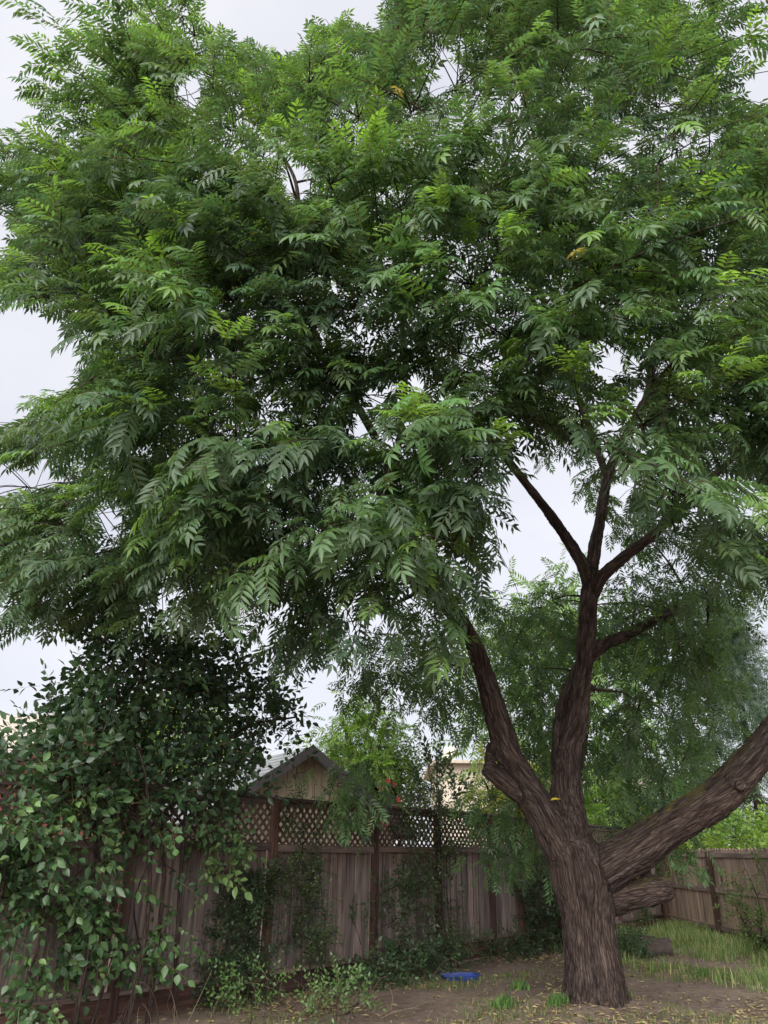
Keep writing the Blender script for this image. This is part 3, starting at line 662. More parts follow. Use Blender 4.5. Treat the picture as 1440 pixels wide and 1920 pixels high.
# ---- crown: boughs -> clumps -> leaves
SKYP = [
 [(-300, 545), (60, 560), (130, 590), (150, 660), (160, 715), (90, 735), (40, 738), (35, 790), (-300, 800)],
 [(-300, 870), (60, 862), (112, 850), (120, 885), (60, 920), (-300, 905)],
 [(-300, 350), (25, 380), (38, 440), (-10, 500), (-300, 500)],
 [(55, 1255), (108, 1190), (160, 1240), (180, 1330), (60, 1330)],
 [(190, 960), (225, 925), (235, 960), (205, 1010), (188, 1000)],
 [(360, -400), (735, -400), (728, 30), (700, 55), (650, 28), (580, 40), (575, 95), (560, 108), (500, 100), (430, 62), (392, 50), (372, 10)],
 [(340, 135), (380, 150), (375, 188), (345, 190)],
 [(548, 300), (585, 310), (585, 350), (555, 365), (530, 345)],
 [(1370, 165), (1440, 120), (1500, 110), (1500, 200), (1395, 195)],
 [(1300, 235), (1345, 235), (1345, 262), (1305, 262)], [(1232, 185), (1262, 185), (1258, 215), (1232, 212)],
 [(962, 985), (1000, 925), (1052, 898), (1080, 950), (1074, 1005), (1040, 1005), (1000, 1065), (968, 1055)],
 [(690, 715), (722, 715), (716, 760), (690, 755)], [(665, 770), (698, 770), (692, 805), (662, 800)],
 [(1112, 640), (1150, 640), (1146, 690), (1110, 690)], [(1180, 735), (1200, 700), (1205, 750), (1185, 770)],
 [(800, 110), (840, 90), (850, 140), (810, 170)],
 [(715, 1300), (752, 1285), (770, 1330), (760, 1395), (715, 1400)], [(430, 1215), (500, 1230), (505, 1300), (450, 1290)],
 [(625, 1120), (668, 1105), (668, 1130), (630, 1150)], [(280, 1120), (330, 1085), (325, 1120), (290, 1150)],
 [(770, 1090), (800, 1110), (800, 1135), (775, 1120)],
]
SKYP = SKYP[:3] + [[tuple(np.mean(p, 0) + (np.array(q) - np.mean(p, 0)) * (1.35 if i in (4, 6, 7, 9, 10, 12, 13, 14, 15, 16, 19, 20, 21) else 1.0)) for q in p] for i, p in enumerate(SKYP) if i > 2]
WINDOW = [(868, 1140), (905, 1120), (950, 1010), (935, 890), (1000, 850), (1085, 900), (1100, 930), (1150, 905), (1165, 960), (1235, 985), (1250, 1040), (1160, 1130), (1150, 1400), (1150, 1640), (1330, 1480), (1500, 1300), (1500, 1700), (860, 1700)]
FBX = [-900, 0, 100, 200, 300, 400, 500, 600, 700, 800, 850, 900, 960, 1080, 1140, 1240, 1300, 1440, 1500, 2400]
FBY = [1150, 1200, 1170, 1190, 1180, 1190, 1240, 1290, 1260, 1290, 1200, 1230, 960, 900, 940, 1000, 1130, 1190, 1100, 1000]
BBX = [-900, 0, 300, 420, 560, 640, 850, 930, 1000, 1100, 1200, 1290, 1330, 1440, 2400]
BBY = [1100, 1150, 1180, 1200, 1260, 1350, 1400, 1400, 1500, 1500, 1500, 1500, 1420, 1300, 1200]
def leaf_ok(P, m=0):
    px, py, d = proj(P); ok = (d > 3.5)
    for p in SKYP: ok &= ~in_poly(px, py, p)
    front = P[:, 1] < 10.35
    ok &= ~(front & in_poly(px, py, WINDOW))
    ok &= np.where(front, py < np.interp(px, FBX, FBY) - m, py < np.interp(px, BBX, BBY) - m)
    return ok
CC = np.array([0.8, 10.4, 8.2]); CR = np.array([7.0, 5.3, 8.2])
def sample_boughs(n, sep, rlo, rhi, region, rs, have):
    """dart throwing inside the crown shell"""
    B = list(have); tries = 0; add = []
    while len(add) < n and tries < 40:
        tries += 1
        u = nrm(rs.normal(0, 1, (3000, 3))); r = rs.uniform(rlo ** 2, rhi ** 2, 3000) ** .5
        P = CC + u * CR * r[:, None]; P = P[P[:, 2] > 2.5]
        P = P[leaf_ok(P, 70)]; px, py, d = proj(P); P = P[region(P, px, py)]
        for q in P:
            if len(add) >= n: break
            if not B or np.min(np.sum((np.array(B) - q) ** 2, axis=1)) > sep * sep: B.append(q); add.append(q)
    return add
rt_ = np.random.default_rng(21)
inv = lambda px, py: (px > -120) & (px < 1560) & (py > -160)
boughs = sample_boughs(300, .62, .84, 1.03, lambda P, px, py: inv(px, py) & (P[:, 1] < 9.6), rt_, [])
nA = len(boughs)
boughs += sample_boughs(75, .6, .62, .93, lambda P, px, py: (px > 250) & (px < 1080) & (py > 380) & (py < 1120) & (P[:, 1] < 9.5), rt_, boughs); nA = len(boughs)
boughs += sample_boughs(72, .95, .45, .84, lambda P, px, py: inv(px, py) & (P[:, 1] < 11), rt_, boughs); nB = len(boughs)
boughs += sample_boughs(64, 1.0, .62, 1.0, lambda P, px, py: inv(px, py) & (P[:, 1] >= 10.4), rt_, boughs); nC = len(boughs)
boughs += sample_boughs(70, 1.35, .75, 1.0, lambda P, px, py: ~inv(px, py), rt_, boughs)
boughs = np.array(boughs)
nodes = []; nr = []
for k in LP:
    if k in ('trunk', 'B', 'Bk', 'Ak', 'Dk', 'Dk2'): continue
    L = LP[k]; q = L[3::2] if k not in ('A', 'D', 'C') else L[len(L) // 3::2]
    for r_ in q: nodes.append(r_[:3]); nr.append(max(r_[3], .03))
inner = boughs - nrm(boughs - CC) * .25
br = grow(nodes, nr, inner, rt_, lift=.10)
for P_, r_ in br:
    v, t, b_ = tube(P_, r_, 6); link('branch', mesh_np('branch', v, t, M_BARK2, smooth=True, vec=b_), tree)

LPOS = []; LDIR = []; LSC = []; LCOL = []; TW = []
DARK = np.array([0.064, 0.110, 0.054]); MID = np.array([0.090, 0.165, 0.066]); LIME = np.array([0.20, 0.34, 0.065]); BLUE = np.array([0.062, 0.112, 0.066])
for bi, Bc in enumerate(boughs):
    outw = nrm((Bc - CC) / CR); vis = bi < nB; fr = bi < nA
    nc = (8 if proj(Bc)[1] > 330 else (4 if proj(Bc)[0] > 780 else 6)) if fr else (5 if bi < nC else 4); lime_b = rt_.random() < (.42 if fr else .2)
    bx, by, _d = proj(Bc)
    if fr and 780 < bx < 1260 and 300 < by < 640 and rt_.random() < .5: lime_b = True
    tone = rt_.uniform(0, 1); bcol = DARK * (1 - tone) + MID * tone
    if rt_.random() < .2: bcol = BLUE
    for ci in range(nc):
        off = rt_.normal(0, 1, 3) * np.array([.46, .46, .30]) + outw * .12; off[2] -= .25 * (off[0] ** 2 + off[1] ** 2)
        E = Bc + off; S = inner[bi]; mid = (S + E) / 2 + np.array([0, 0, .12])
        ts = np.linspace(0, 1, 4)[:, None]; P_ = (1 - ts) ** 2 * S + 2 * ts * (1 - ts) * mid + ts ** 2 * E
        if not leaf_ok(E[None])[0]: continue
        TW.append(tube(P_, np.linspace(.009, .004, 4), 3))
        tdir = nrm(E - S); nl = int(rt_.integers(8, 13)) if bi < nC else 8
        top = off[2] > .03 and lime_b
        tt = rt_.uniform(.25, 1.0, nl); tt[:3] = 1.0
        for q in range(nl):
            t_ = tt[q]; p = (1 - t_) ** 2 * S + 2 * t_ * (1 - t_) * mid + t_ ** 2 * E + rt_.normal(0, .05, 3)
            az = rt_.uniform(0, 2 * math.pi); d = np.array([math.cos(az), math.sin(az), 0]) * .9 + tdir * (.8 if t_ < 1 else 1.5) * np.array([1, 1, .5]) + outw * np.array([.5, .5, .1]) + np.array([0, 0, rt_.uniform(-.55, .35)])
            c = bcol * rt_.uniform(.75, 1.25) * np.array([rt_.uniform(.9, 1.15), 1, rt_.uniform(.85, 1.1)]); sc = rt_.uniform(.32, .50)
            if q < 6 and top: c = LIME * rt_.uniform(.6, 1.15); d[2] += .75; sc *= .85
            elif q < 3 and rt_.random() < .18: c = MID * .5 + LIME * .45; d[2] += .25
            elif rt_.random() < .0015: c = np.array([.30, .22, .05])
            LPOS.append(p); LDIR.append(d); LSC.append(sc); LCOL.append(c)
LPOS = np.array(LPOS); LDIR = nrm(np.array(LDIR)); LSC = np.array(LSC); LCOL = np.array(LCOL)
tip = LPOS + LDIR * LSC[:, None] * .6; ok = leaf_ok(tip) & leaf_ok(LPOS)
LPOS, LDIR, LSC, LCOL = LPOS[ok], LDIR[ok], LSC[ok], LCOL[ok]
RR = frames(LDIR, rt_, .3)
px, py, dd = proj(LPOS)
size = np.where((px > 0) & (px < 1440) & (py > 0) & (py < 1900), LSC / dd, 0); big = np.argsort(-size)[:300]
hi_me = []
for k, (v, t, s) in enumerate(PIN_HI):
    for c in (DARK, MID, MID * [1.15, 1.3, 1.1], (MID + LIME) * .5, LIME * .85):
        cc_ = np.tile(c, (len(v), 1)) * (1 + rt_.normal(0, .08, (len(v), 1))); cc_[s == 1] = STEMC
        hi_me.append((mesh_np('leaf', v, t, M_LEAF, cc_), c))
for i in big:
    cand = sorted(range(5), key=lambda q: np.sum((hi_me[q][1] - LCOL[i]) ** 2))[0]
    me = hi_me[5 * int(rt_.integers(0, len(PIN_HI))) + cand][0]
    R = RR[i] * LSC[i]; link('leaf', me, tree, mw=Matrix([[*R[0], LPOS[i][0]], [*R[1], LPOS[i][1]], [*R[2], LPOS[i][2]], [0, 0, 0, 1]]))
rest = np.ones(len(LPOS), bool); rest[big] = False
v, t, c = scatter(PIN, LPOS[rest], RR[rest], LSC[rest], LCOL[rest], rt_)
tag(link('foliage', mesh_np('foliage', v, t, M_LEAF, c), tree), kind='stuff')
v, t, b_ = join(TW); tag(link('twigs', mesh_np('twigs', v, t, M_BARK2, vec=b_), tree), kind='stuff')
print('tree leaves', len(LPOS), 'boughs', nA, nB, nC, len(boughs), 'slats', nslat)

# ------------------------------------------------------------------ shrubs, vines, trees beyond
def plant(name, label, cat, stems, targets, tpl, size, cols, rs, group=None, per=4, spread=.12, hang=-.1, m=M_LEAF, outd=None, srad=.012, lift=.1, loc=None, leafname='foliage', twigr=.004, singles=0, bark=(.10, .075, .055), upw=0.0):
    stems = [np.asarray(s, float) for s in stems]; loc = stems[0][0] if loc is None else loc
    h = empty(name, loc, label, cat, group); nodes = []; nr = []; tb = []
    for s in stems:
        s = spline(s, 5); r_ = np.linspace(srad, srad * .4, len(s)); tb.append(tube(s, r_, 6))
        for q in range(2, len(s)): nodes.append(s[q]); nr.append(r_[q])
    v, t, b_ = join(tb); link('stem', mesh_np('stem', v, t, M_BARK2, smooth=True, vec=b_), h)
    T = np.asarray(targets, float)
    if len(T):
        g = grow(nodes, nr, T, rs, lift=lift); tb = [tube(P_, np.minimum(r_, .012).clip(twigr), 4) for P_, r_ in g]
        v, t, b_ = join(tb); tag(link('twigs', mesh_np('twigs', v, t, M_BARK2, vec=b_), h), kind='stuff')
        dirs = np.array([nrm(P_[-1] - P_[-3]) for P_, r_ in g])
        n = len(T) * per; P = np.repeat(T, per, 0) + rs.normal(0, spread, (n, 3))
        D = np.repeat(dirs, per, 0) * .6 + rs.normal(0, .6, (n, 3)) + np.array([0, 0, hang]) + (outd if outd is not None else 0); D[:, 2] += upw
        S = rs.uniform(*size, n); cols = np.asarray(cols, float); k = rs.random((n, 1)); ci = rs.integers(0, len(cols), (len(T),)); C = cols[np.repeat(ci, per)] * rs.uniform(.72, 1.25, (n, 1))
        R = frames(D, rs, .5)
        idx = np.zeros(n, bool)
        if singles:
            sz = S / proj(P)[2]; idx[np.argsort(-sz)[:singles]] = True; v0, t0, s0 = tpl[0]
            mes = []
            for (v0, t0, s0) in tpl[:3]:
                for c0 in cols[:3]:
                    cc_ = np.tile(c0, (len(v0), 1)); cc_[s0 == 1] = STEMC; mes.append(mesh_np('leaf', v0, t0, m, cc_))
            for i in np.where(idx)[0]:
                Rm = R[i] * S[i]; link('leaf', mes[int(rs.integers(0, len(mes)))], h, mw=Matrix([[*Rm[0], P[i][0]], [*Rm[1], P[i][1]], [*Rm[2], P[i][2]], [0, 0, 0, 1]]))
        v, t, c = scatter(tpl, P[~idx], R[~idx], S[~idx], C[~idx], rs)
        tag(link(leafname, mesh_np(leafname, v, t, m, c), h), kind='stuff')
    return h
def fenceY(px, py):
    """point where the pixel's ray meets the left fence plane"""
    d = ray(px, py); n3 = np.array([FN[0], FN[1], 0]); p0 = np.array([F0[0], F0[1], 0]); return CAM + d * (((p0 - CAM) @ n3) / (d @ n3))
def poly_targets(poly, n, rs, off, where=fenceY):
    xs = [p[0] for p in poly]; ys = [p[1] for p in poly]; R = []
    while len(R) < n:
        a, b = rs.uniform(min(xs), max(xs)), rs.uniform(min(ys), max(ys))
        if in_poly(a, b, poly)[0]:
            q = where(a, b); o_ = rs.uniform(*off); q = q + np.array([FN[0], FN[1], 0]) * o_
            if q[2] > .03: R.append(q)
    return np.array(R)
def fp(px, py, off=0.15):
    q = fenceY(px, py) + np.array([FN[0], FN[1], 0]) * off; return q
def froot(px, off=0.25):
    s = fs(px); q = fpt(s, 0, off); q[2] = G(q[0], q[1]) - .03; return q
rp_ = np.random.default_rng(5)
SH = [(.030, .062, .028), (.042, .088, .034), (.055, .11, .04), (.036, .072, .036)]
VI = [(.060, .12, .045), (.085, .165, .055), (.046, .09, .04), (.12, .20, .065), (.065, .13, .055)]
# tall dark shrub at the left
poly = [(140, 1260), (190, 1200), (290, 1175), (400, 1200), (440, 1240), (480, 1260), (540, 1325), (545, 1385), (480, 1405), (420, 1470), (330, 1500), (200, 1520), (60, 1480), (0, 1440), (-60, 1425), (40, 1405), (110, 1370), (130, 1330)]
st = [[froot(235, .45), fp(235, 1700, .4), fp(240, 1500, .35), fp(232, 1380, .3), fp(240, 1230, .3)],
      [froot(280, .35), fp(275, 1650, .3), fp(268, 1480, .3), fp(300, 1330, .3), fp(330, 1210, .3)],
      [froot(330, .3), fp(310, 1600, .3), fp(330, 1460, .35), fp(420, 1370, .4), fp(510, 1350, .45)],
      [froot(150, .4), fp(150, 1650, .3), fp(130, 1480, .3), fp(70, 1430, .3), fp(0, 1430, .3)]]
plant('tall_shrub', 'tall dark glossy broadleaf shrub rising above the lattice fence', 'shrub', st, poly_targets(poly, 480, rp_, (-.55, .55)), OVA_H, (.26, .40), SH, rp_, per=3, spread=.11, m=M_GLOSSY, srad=.03, singles=60, hang=.05)
# leafy vine hanging down the fence
poly = [(-80, 1440), (60, 1470), (200, 1490), (330, 1500), (400, 1540), (425, 1600), (350, 1640), (330, 1680), (270, 1700), (280, 1780), (260, 1850), (200, 1920), (100, 1990), (-120, 1990), (-120, 1600)]
st = [[froot(40, .4), fp(45, 1750, .3), fp(60, 1600, .35), fp(160, 1530, .4), fp(330, 1540, .3)], [froot(180, .35), fp(190, 1760, .25), fp(170, 1640, .3), fp(110, 1560, .35)],
      [froot(-60, .4), fp(-40, 1700, .35), fp(-20, 1560, .4), fp(40, 1500, .45)], [froot(240, .3), fp(235, 1800, .25), fp(225, 1690, .25), fp(260, 1590, .3)]]
tv = poly_targets(poly, 520, rp_, (.06, .5))
cl = np.array([mnoise.noise(Vector(q * 1.9)) for q in tv]); cl += np.clip(proj(tv)[1] - 1600, -100, 300) * -.0012; tv = tv[np.argsort(-cl)[:185]]
plant('climbing_vine', 'bright broadleaf vine draped over the front of the board fence', 'vine', st, tv, OVA_D, (.17, .36), VI, rp_, per=3, spread=.09, m=M_GLOSSY, srad=.016, singles=120, hang=-.25, outd=np.array([FN[0], FN[1], 0]) * .5)
# fine leaved plants in front of the fence
FINE = [(.040, .075, .036), (.055, .10, .045), (.035, .065, .034)]
poly = [(395, 1620), (500, 1640), (480, 1720), (450, 1780), (480, 1850), (500, 1910), (360, 1915), (380, 1800), (400, 1720)]
plant('fine_leaved_bush', 'dark fine leaved bush against the fence boards', 'bush', [[froot(430, .3), fp(430, 1800, .25), fp(430, 1640, .2)], [froot(415, .3), fp(410, 1820, .25), fp(400, 1700, .2)]], poly_targets(poly, 150, rp_, (.03, .35)), OVA_S, (.16, .28), FINE, rp_, per=4, spread=.07, srad=.01)
poly = [(560, 1640), (590, 1700), (600, 1780), (560, 1800), (525, 1780), (530, 1720)]
t1 = poly_targets(poly, 60, rp_, (.03, .28)); t2 = poly_targets([(520, 1590), (580, 1590), (600, 1640), (560, 1660), (520, 1650)], 30, rp_, (.03, .25)); t3 = poly_targets([(525, 1500), (560, 1440), (575, 1560), (545, 1600)], 16, rp_, (.05, .15))
t4 = np.array([fp(x, 1600 + (540 - x) * .82, .22) for x in np.linspace(430, 540, 12)])
plant('climbing_rose', 'pale green climbing rose with an arching cane on the fence', 'rose', [[froot(560, .3), fp(562, 1760, .2), fp(552, 1620, .15), fp(556, 1500, .12), fp(545, 1440, .1)], [froot(550, .28), fp(545, 1700, .2), fp(540, 1600, .2), fp(500, 1620, .25), fp(430, 1685, .25)], [froot(575, .3), fp(590, 1760, .2), fp(575, 1560, .15), fp(580, 1470, .1)]],
      np.concatenate([t1, t2, t3, t4]), OVA_S, (.16, .26), [(.075, .12, .05), (.10, .15, .055), (.065, .105, .06)], rp_, per=3, spread=.06, srad=.008)
t1 = poly_targets([(640, 1720), (740, 1630), (780, 1700), (760, 1800), (690, 1800)], 46, rp_, (.03, .35)); t2 = poly_targets([(560, 1830), (640, 1790), (760, 1780), (800, 1830), (760, 1890), (600, 1900)], 90, rp_, (.15, .9))
plant('leggy_shrub', 'sparse leggy shrub with bare slanting stems beside the post', 'shrub', [[froot(660, .35), fp(672, 1740, .25), fp(705, 1610, .2)], [froot(680, .35), fp(690, 1760, .25), fp(680, 1640, .2)], [froot(640, .4), fp(650, 1790, .3), fp(635, 1700, .2)], [froot(700, .5), fp(740, 1760, .4), fp(760, 1690, .3)]], np.concatenate([t1, t2]), OVA, (.16, .26), [(.055, .10, .05), (.075, .13, .06), (.045, .08, .04)], rp_, per=3, spread=.08, srad=.008)
t1 = poly_targets([(760, 1470), (840, 1450), (850, 1540), (830, 1640), (790, 1640), (740, 1590)], 80, rp_, (.0, .4)); t2 = poly_targets([(740, 1600), (830, 1590), (840, 1700), (830, 1830), (780, 1790), (760, 1700)], 70, rp_, (.03, .3))
plant('upright_shrub', 'upright reddish leaved shrub growing through the vines above the lattice', 'shrub', [[froot(815, .3), fp(812, 1720, .2), fp(806, 1560, .2), fp(800, 1410, .2)], [froot(822, .35), fp(820, 1700, .2), fp(815, 1540, .2), fp(780, 1420, .2)], [froot(808, .3), fp(806, 1780, .2), fp(800, 1600, .2), fp(775, 1500, .2)]], np.concatenate([t1, t2]), OVA_S, (.2, .34), [(.06, .10, .042), (.09, .13, .05), (.075, .085, .05), (.05, .095, .04)], rp_, per=3, spread=.08, srad=.014, m=M_GLOSSY)
tops = np.array([fp(x, y_, .2) for x, y_ in ((800, 1440), (785, 1445), (815, 1450), (770, 1480), (825, 1480), (835, 1500), (760, 1500), (805, 1470), (790, 1470))])
plant('twiggy_shoots', 'spiky upright leaf shoots above the lattice fence', 'shrub', [[froot(800, .25), fp(800, 1720, .22), fp(800, 1560, .2), fp(800, 1500, .2), fp(800, 1430, .2)]], tops, OVA_U, (.35, .5), [(.05, .09, .04), (.07, .10, .045)], rp_, per=2, spread=.03, m=M_GLOSSY, upw=1.6, loc=froot(800, .2))
# vine heap at the far end of the fence, behind the trunk
t1 = poly_targets([(950, 1600), (1045, 1600), (1060, 1760), (990, 1770), (965, 1690)], 170, rp_, (.05, .6)); t2 = poly_targets([(900, 1770), (1040, 1760), (1040, 1800), (900, 1815)], 50, rp_, (.1, .8))
plant('hedge_vine', 'dark tangled vine smothering the fence behind the trunk', 'vine', [[froot(1000, .4), fp(1000, 1700, .3), fp(990, 1620, .3)], [froot(1030, .4), fp(1028, 1700, .3), fp(1020, 1630, .3)]], np.concatenate([t1, t2]), OVA, (.2, .34), [(.05, .085, .04), (.07, .115, .05), (.04, .07, .034)], rp_, per=3, spread=.12, srad=.012)
t1 = poly_targets([(700, 1800), (840, 1740), (930, 1790), (900, 1840), (820, 1850), (700, 1860)], 60, rp_, (.1, .6))
plant('low_weeds', 'low green weeds along the foot of the kick boards', 'weed', [[froot(780, .4), froot(781, .45) + [0, 0, .15], froot(783, .5) + [0, 0, .3]], [froot(860, .4), froot(861, .45) + [0, 0, .12], froot(863, .5) + [0, 0, .25]]], t1, OVA_S, (.14, .24), [(.055, .10, .045), (.07, .13, .05)], rp_, per=3, spread=.1, srad=.006)
for (x, n_, lab) in ((470, 16, 'pale green sprig of weeds below the dark bush'), (630, 24, 'small leafy weed below the leggy shrub')):
    b0 = atZ(x, 1925, 0); tg_ = b0 + rp_.uniform([-.3, -.2, .1], [.3, .2, .45], (n_, 3))
    plant('leafy_weed', lab, 'weed', [[b0 - [0, 0, .05], b0 + [0, 0, .2], b0 + [.03, 0, .45]]], tg_, OVA_S, (.18, .28), [(.09, .17, .05), (.11, .20, .06)], rp_, per=2, spread=.05, srad=.006, upw=.6, group='leafy weeds by the fence')

# drooping lower branch of the big tree behind the trunk and under the right limb, lower sprays: same leaves, own twigs
def sprays(targets, per, cols, rs, scl, label_part):
    n = len(targets) * per; P = np.repeat(targets, per, 0) + rs.normal(0, .16, (n, 3)); D = rs.normal(0, .7, (n, 3)) + np.array([0, -.2, -.55])
    C = np.asarray(cols)[rs.integers(0, len(cols), n)] * rs.uniform(.75, 1.25, (n, 1)); S = rs.uniform(*scl, n)
    v, t, c = scatter(PIN, P, frames(D, rs, .3), S, C, rs); tag(link(label_part, mesh_np(label_part, v, t, M_LEAF, c), tree), kind='stuff')
def px_targets(poly, n, Y, rs):
    xs = [p[0] for p in poly]; ys = [p[1] for p in poly]; R = []
    while len(R) < n:
        a, b = rs.uniform(min(xs), max(xs)), rs.uniform(min(ys), max(ys))
        if in_poly(a, b, poly)[0]: R.append(atY(a, b, rs.uniform(*Y)))
    return np.array(R)
ta = px_targets([(905, 1500), (960, 1480), (1020, 1560), (1030, 1600), (960, 1620), (900, 1600)], 26, (11.0, 12.2), rp_)
tb_ = px_targets([(1150, 1560), (1180, 1480), (1300, 1440), (1310, 1500), (1190, 1570)], 26, (10.6, 12.0), rp_)
tc_ = px_targets([(1215, 1595), (1290, 1550), (1315, 1575), (1260, 1615)], 6, (10.2, 10.7), rp_)
tk_ = px_targets([(1190, 1110), (1330, 1080), (1360, 1180), (1230, 1230)], 14, (9.9, 10.4), rp_)
tl_ = px_targets([(790, 1090), (890, 1110), (905, 1215), (850, 1230), (790, 1180)], 12, (8.8, 9.3), rp_)
te0 = px_targets([(1140, 1060), (1260, 1020), (1440, 1010), (1460, 1180), (1300, 1200), (1150, 1160)], 46, (10.6, 12.5), rp_)
td_ = px_targets([(930, 1130), (1075, 1110), (1075, 1300), (1040, 1500), (960, 1400), (930, 1300)], 62, (10.9, 13), rp_)
te_ = px_targets([(1130, 1120), (1330, 1100), (1380, 1300), (1290, 1430), (1150, 1480)], 110, (11.0, 13.5), rp_)
tf_ = px_targets([(630, 1450), (700, 1440), (720, 1490), (690, 1540), (630, 1530)], 15, (10.3, 11.2), rp_)
tg2 = px_targets([(640, 1180), (850, 1200), (870, 1330), (780, 1350), (660, 1290)], 40, (10.5, 12.5), rp_)
alls = np.concatenate([ta, tb_, tc_, tk_, tl_, te0, td_, te_, tf_, tg2])
okx = ~np.any([in_poly(*proj(alls)[:2], p) for p in SKYP], axis=0); alls = alls[okx]
allb = [q for P_, r_ in br for q in P_[1::3]] + nodes
g = grow(allb, [.02] * len(allb), alls, rp_, lift=.05)
gk = [i for i, (P_, r_) in enumerate(g) if not in_poly(*proj(P_)[:2], SKYP[11]).any()]; g = [g[i] for i in gk]; alls = alls[gk]
v, t, b_ = join([tube(P_, r_.clip(.005, .03), 5) for P_, r_ in g]); tag(link('low_branches', mesh_np('low_branches', v, t, M_BARK2, vec=b_), tree), kind='stuff')
sprays(alls, 7, [DARK, MID, MID * [1.2, 1.1, .9], MID * 1.25], rp_, (.28, .42), 'low_foliage')

# trees and bushes beyond the fences
def blob_targets(c, r, n, rs, shell=.5):
    u = nrm(rs.normal(0, 1, (n, 3))); q = rs.uniform(shell ** 3, 1, n) ** (1 / 3)
    lump = np.array([1 + .35 * mnoise.noise(Vector(a * 2.3 + c)) for a in u]); return np.asarray(c) + u * np.asarray(r) * (q * lump)[:, None]
def far_tree(name, label, px, py, Y, r, n, tpl, size, cols, per=5, cat='tree', spread=.2, base=None, srad=.1, hang=-.15, group=None):
    c = atY(px, py, Y); b0 = np.array([c[0], c[1], -.05]) if base is None else base
    T = blob_targets(c, r, n, rp_); T = T[T[:, 2] > .15]
    st = [[b0, b0 * .6 + c * .4 + rp_.normal(0, .05, 3), c], [b0 * .6 + c * .4, c + np.array([r[0] * .4, 0, r[2] * .1]), c + np.array([r[0] * .6, 0, r[2] * .6])], [b0 * .6 + c * .4, c + np.array([-r[0] * .4, .1, 0]), c + np.array([-r[0] * .6, 0, r[2] * .5])]]
    return plant(name, label, cat, st, T, tpl, size, cols, rp_, per=per, spread=spread, srad=srad, leafname='crown' if cat == 'tree' else 'foliage', hang=hang, loc=b0, group=group, twigr=.006)
LM = [(.17, .30, .04), (.22, .36, .05), (.12, .23, .035)]
far_tree('lime_tree', 'lime green feathery tree beside the gabled house', 684, 1395, 19.0, (.95, .8, 1.05), 110, PIN, (.35, .55), LM, per=6)
far_tree('garden_tree', 'yellow green tree seen through the tall dark shrub', 330, 1370, 24, (1.6, 1.2, 1.3), 90, PIN, (.5, .8), LM, per=6)
far_tree('flowering_bush', 'olive green bush with red flowers behind the lattice', 740, 1478, 19.0, (1.1, .7, .85), 110, OVA, (.25, .4), [(.13, .19, .05), (.18, .22, .06), (.09, .15, .05)], cat='bush', srad=.04)
far_tree('golden_bush', 'golden green bush between the cream house and the trunk', 950, 1492, 20, (1.0, .7, .8), 80, PIN, (.35, .6), [(.26, .32, .05), (.30, .30, .06), (.18, .26, .05)], cat='bush', srad=.05)
far_tree('background_tree', 'leafy green tree behind the far corner of the fences', 1050, 1290, 25, (3.0, 2, 4.0), 250, PIN, (.65, 1.05), [(.11, .20, .05), (.16, .27, .06), (.08, .15, .045)], per=5, srad=.14, spread=.35)
far_tree('yard_bush', 'light green bush behind the fork of the trunk', 1130, 1555, 23, (1.6, 1, 1.0), 110, PIN, (.4, .7), [(.13, .24, .05), (.17, .28, .055)], cat='bush', srad=.05)
far_tree('fence_top_shrub', 'bright lime shrub showing over the picket fence', 1400, 1585, 23, (2.6, 1.0, .75), 150, OVA, (.4, .6), [(.18, .30, .05), (.24, .34, .06), (.13, .24, .05)], cat='shrub', srad=.04)
far_tree('shadowy_tree', 'dark leafy tree standing behind the lime shrub', 1240, 1470, 29, (3.0, 2, 2.6), 170, PIN, (.6, .95), [(.055, .11, .04), (.08, .15, .045), (.11, .19, .05)], per=5, srad=.14, spread=.35)
# soft grey-green conifer on the right
cb = atY(1420, 1500, 27); cb[2] = -.05; T = []
for k in range(230):
    h_ = rp_.uniform(.9, 10.5); rad = (11.2 - h_) * .34 * rp_.uniform(.3, 1.0); an = rp_.uniform(0, 2 * math.pi); T.append(cb + np.array([math.cos(an) * rad, math.sin(an) * rad, h_ - rad * .15]))
plant('conifer', 'soft grey green conifer towering behind the picket fence', 'tree', [[cb, cb + [0, 0, 4], cb + [.1, 0, 10.8]]], T, NEED, (.5, .95), [(.075, .125, .07), (.095, .15, .085), (.06, .10, .06)], rp_, per=12, spread=.3, srad=.18, leafname='crown', hang=-.2, twigr=.012)
# red flowers behind the lattice, one by one
def flower_me():
    V = []; T = []
    for k in range(6):
        an = k * math.pi / 3; d = np.array([math.cos(an), math.sin(an), .35]); v, t = leaflet(np.zeros(3), d, np.array([0, 0, 1.0]), .08, .06); o_ = len(V); V += v; T += [tuple(q + o_ for q in tt) for tt in t]
    return mesh('flower', V, T, plain('red_petal', (.45, .03, .04), .2, 9, .6))
fl = flower_me(); fb = bpy.data.objects['flowering_bush']
for (a, b) in ((728, 1465), (738, 1472), (742, 1512), (715, 1545), (725, 1550), (748, 1500), (716, 1480), (760, 1520)):
    o = link('flower', fl, fb, mw=Matrix.Translation(Vector(atY(a, b, 18.2))) @ Matrix.Rotation(1.2, 4, 'X'))

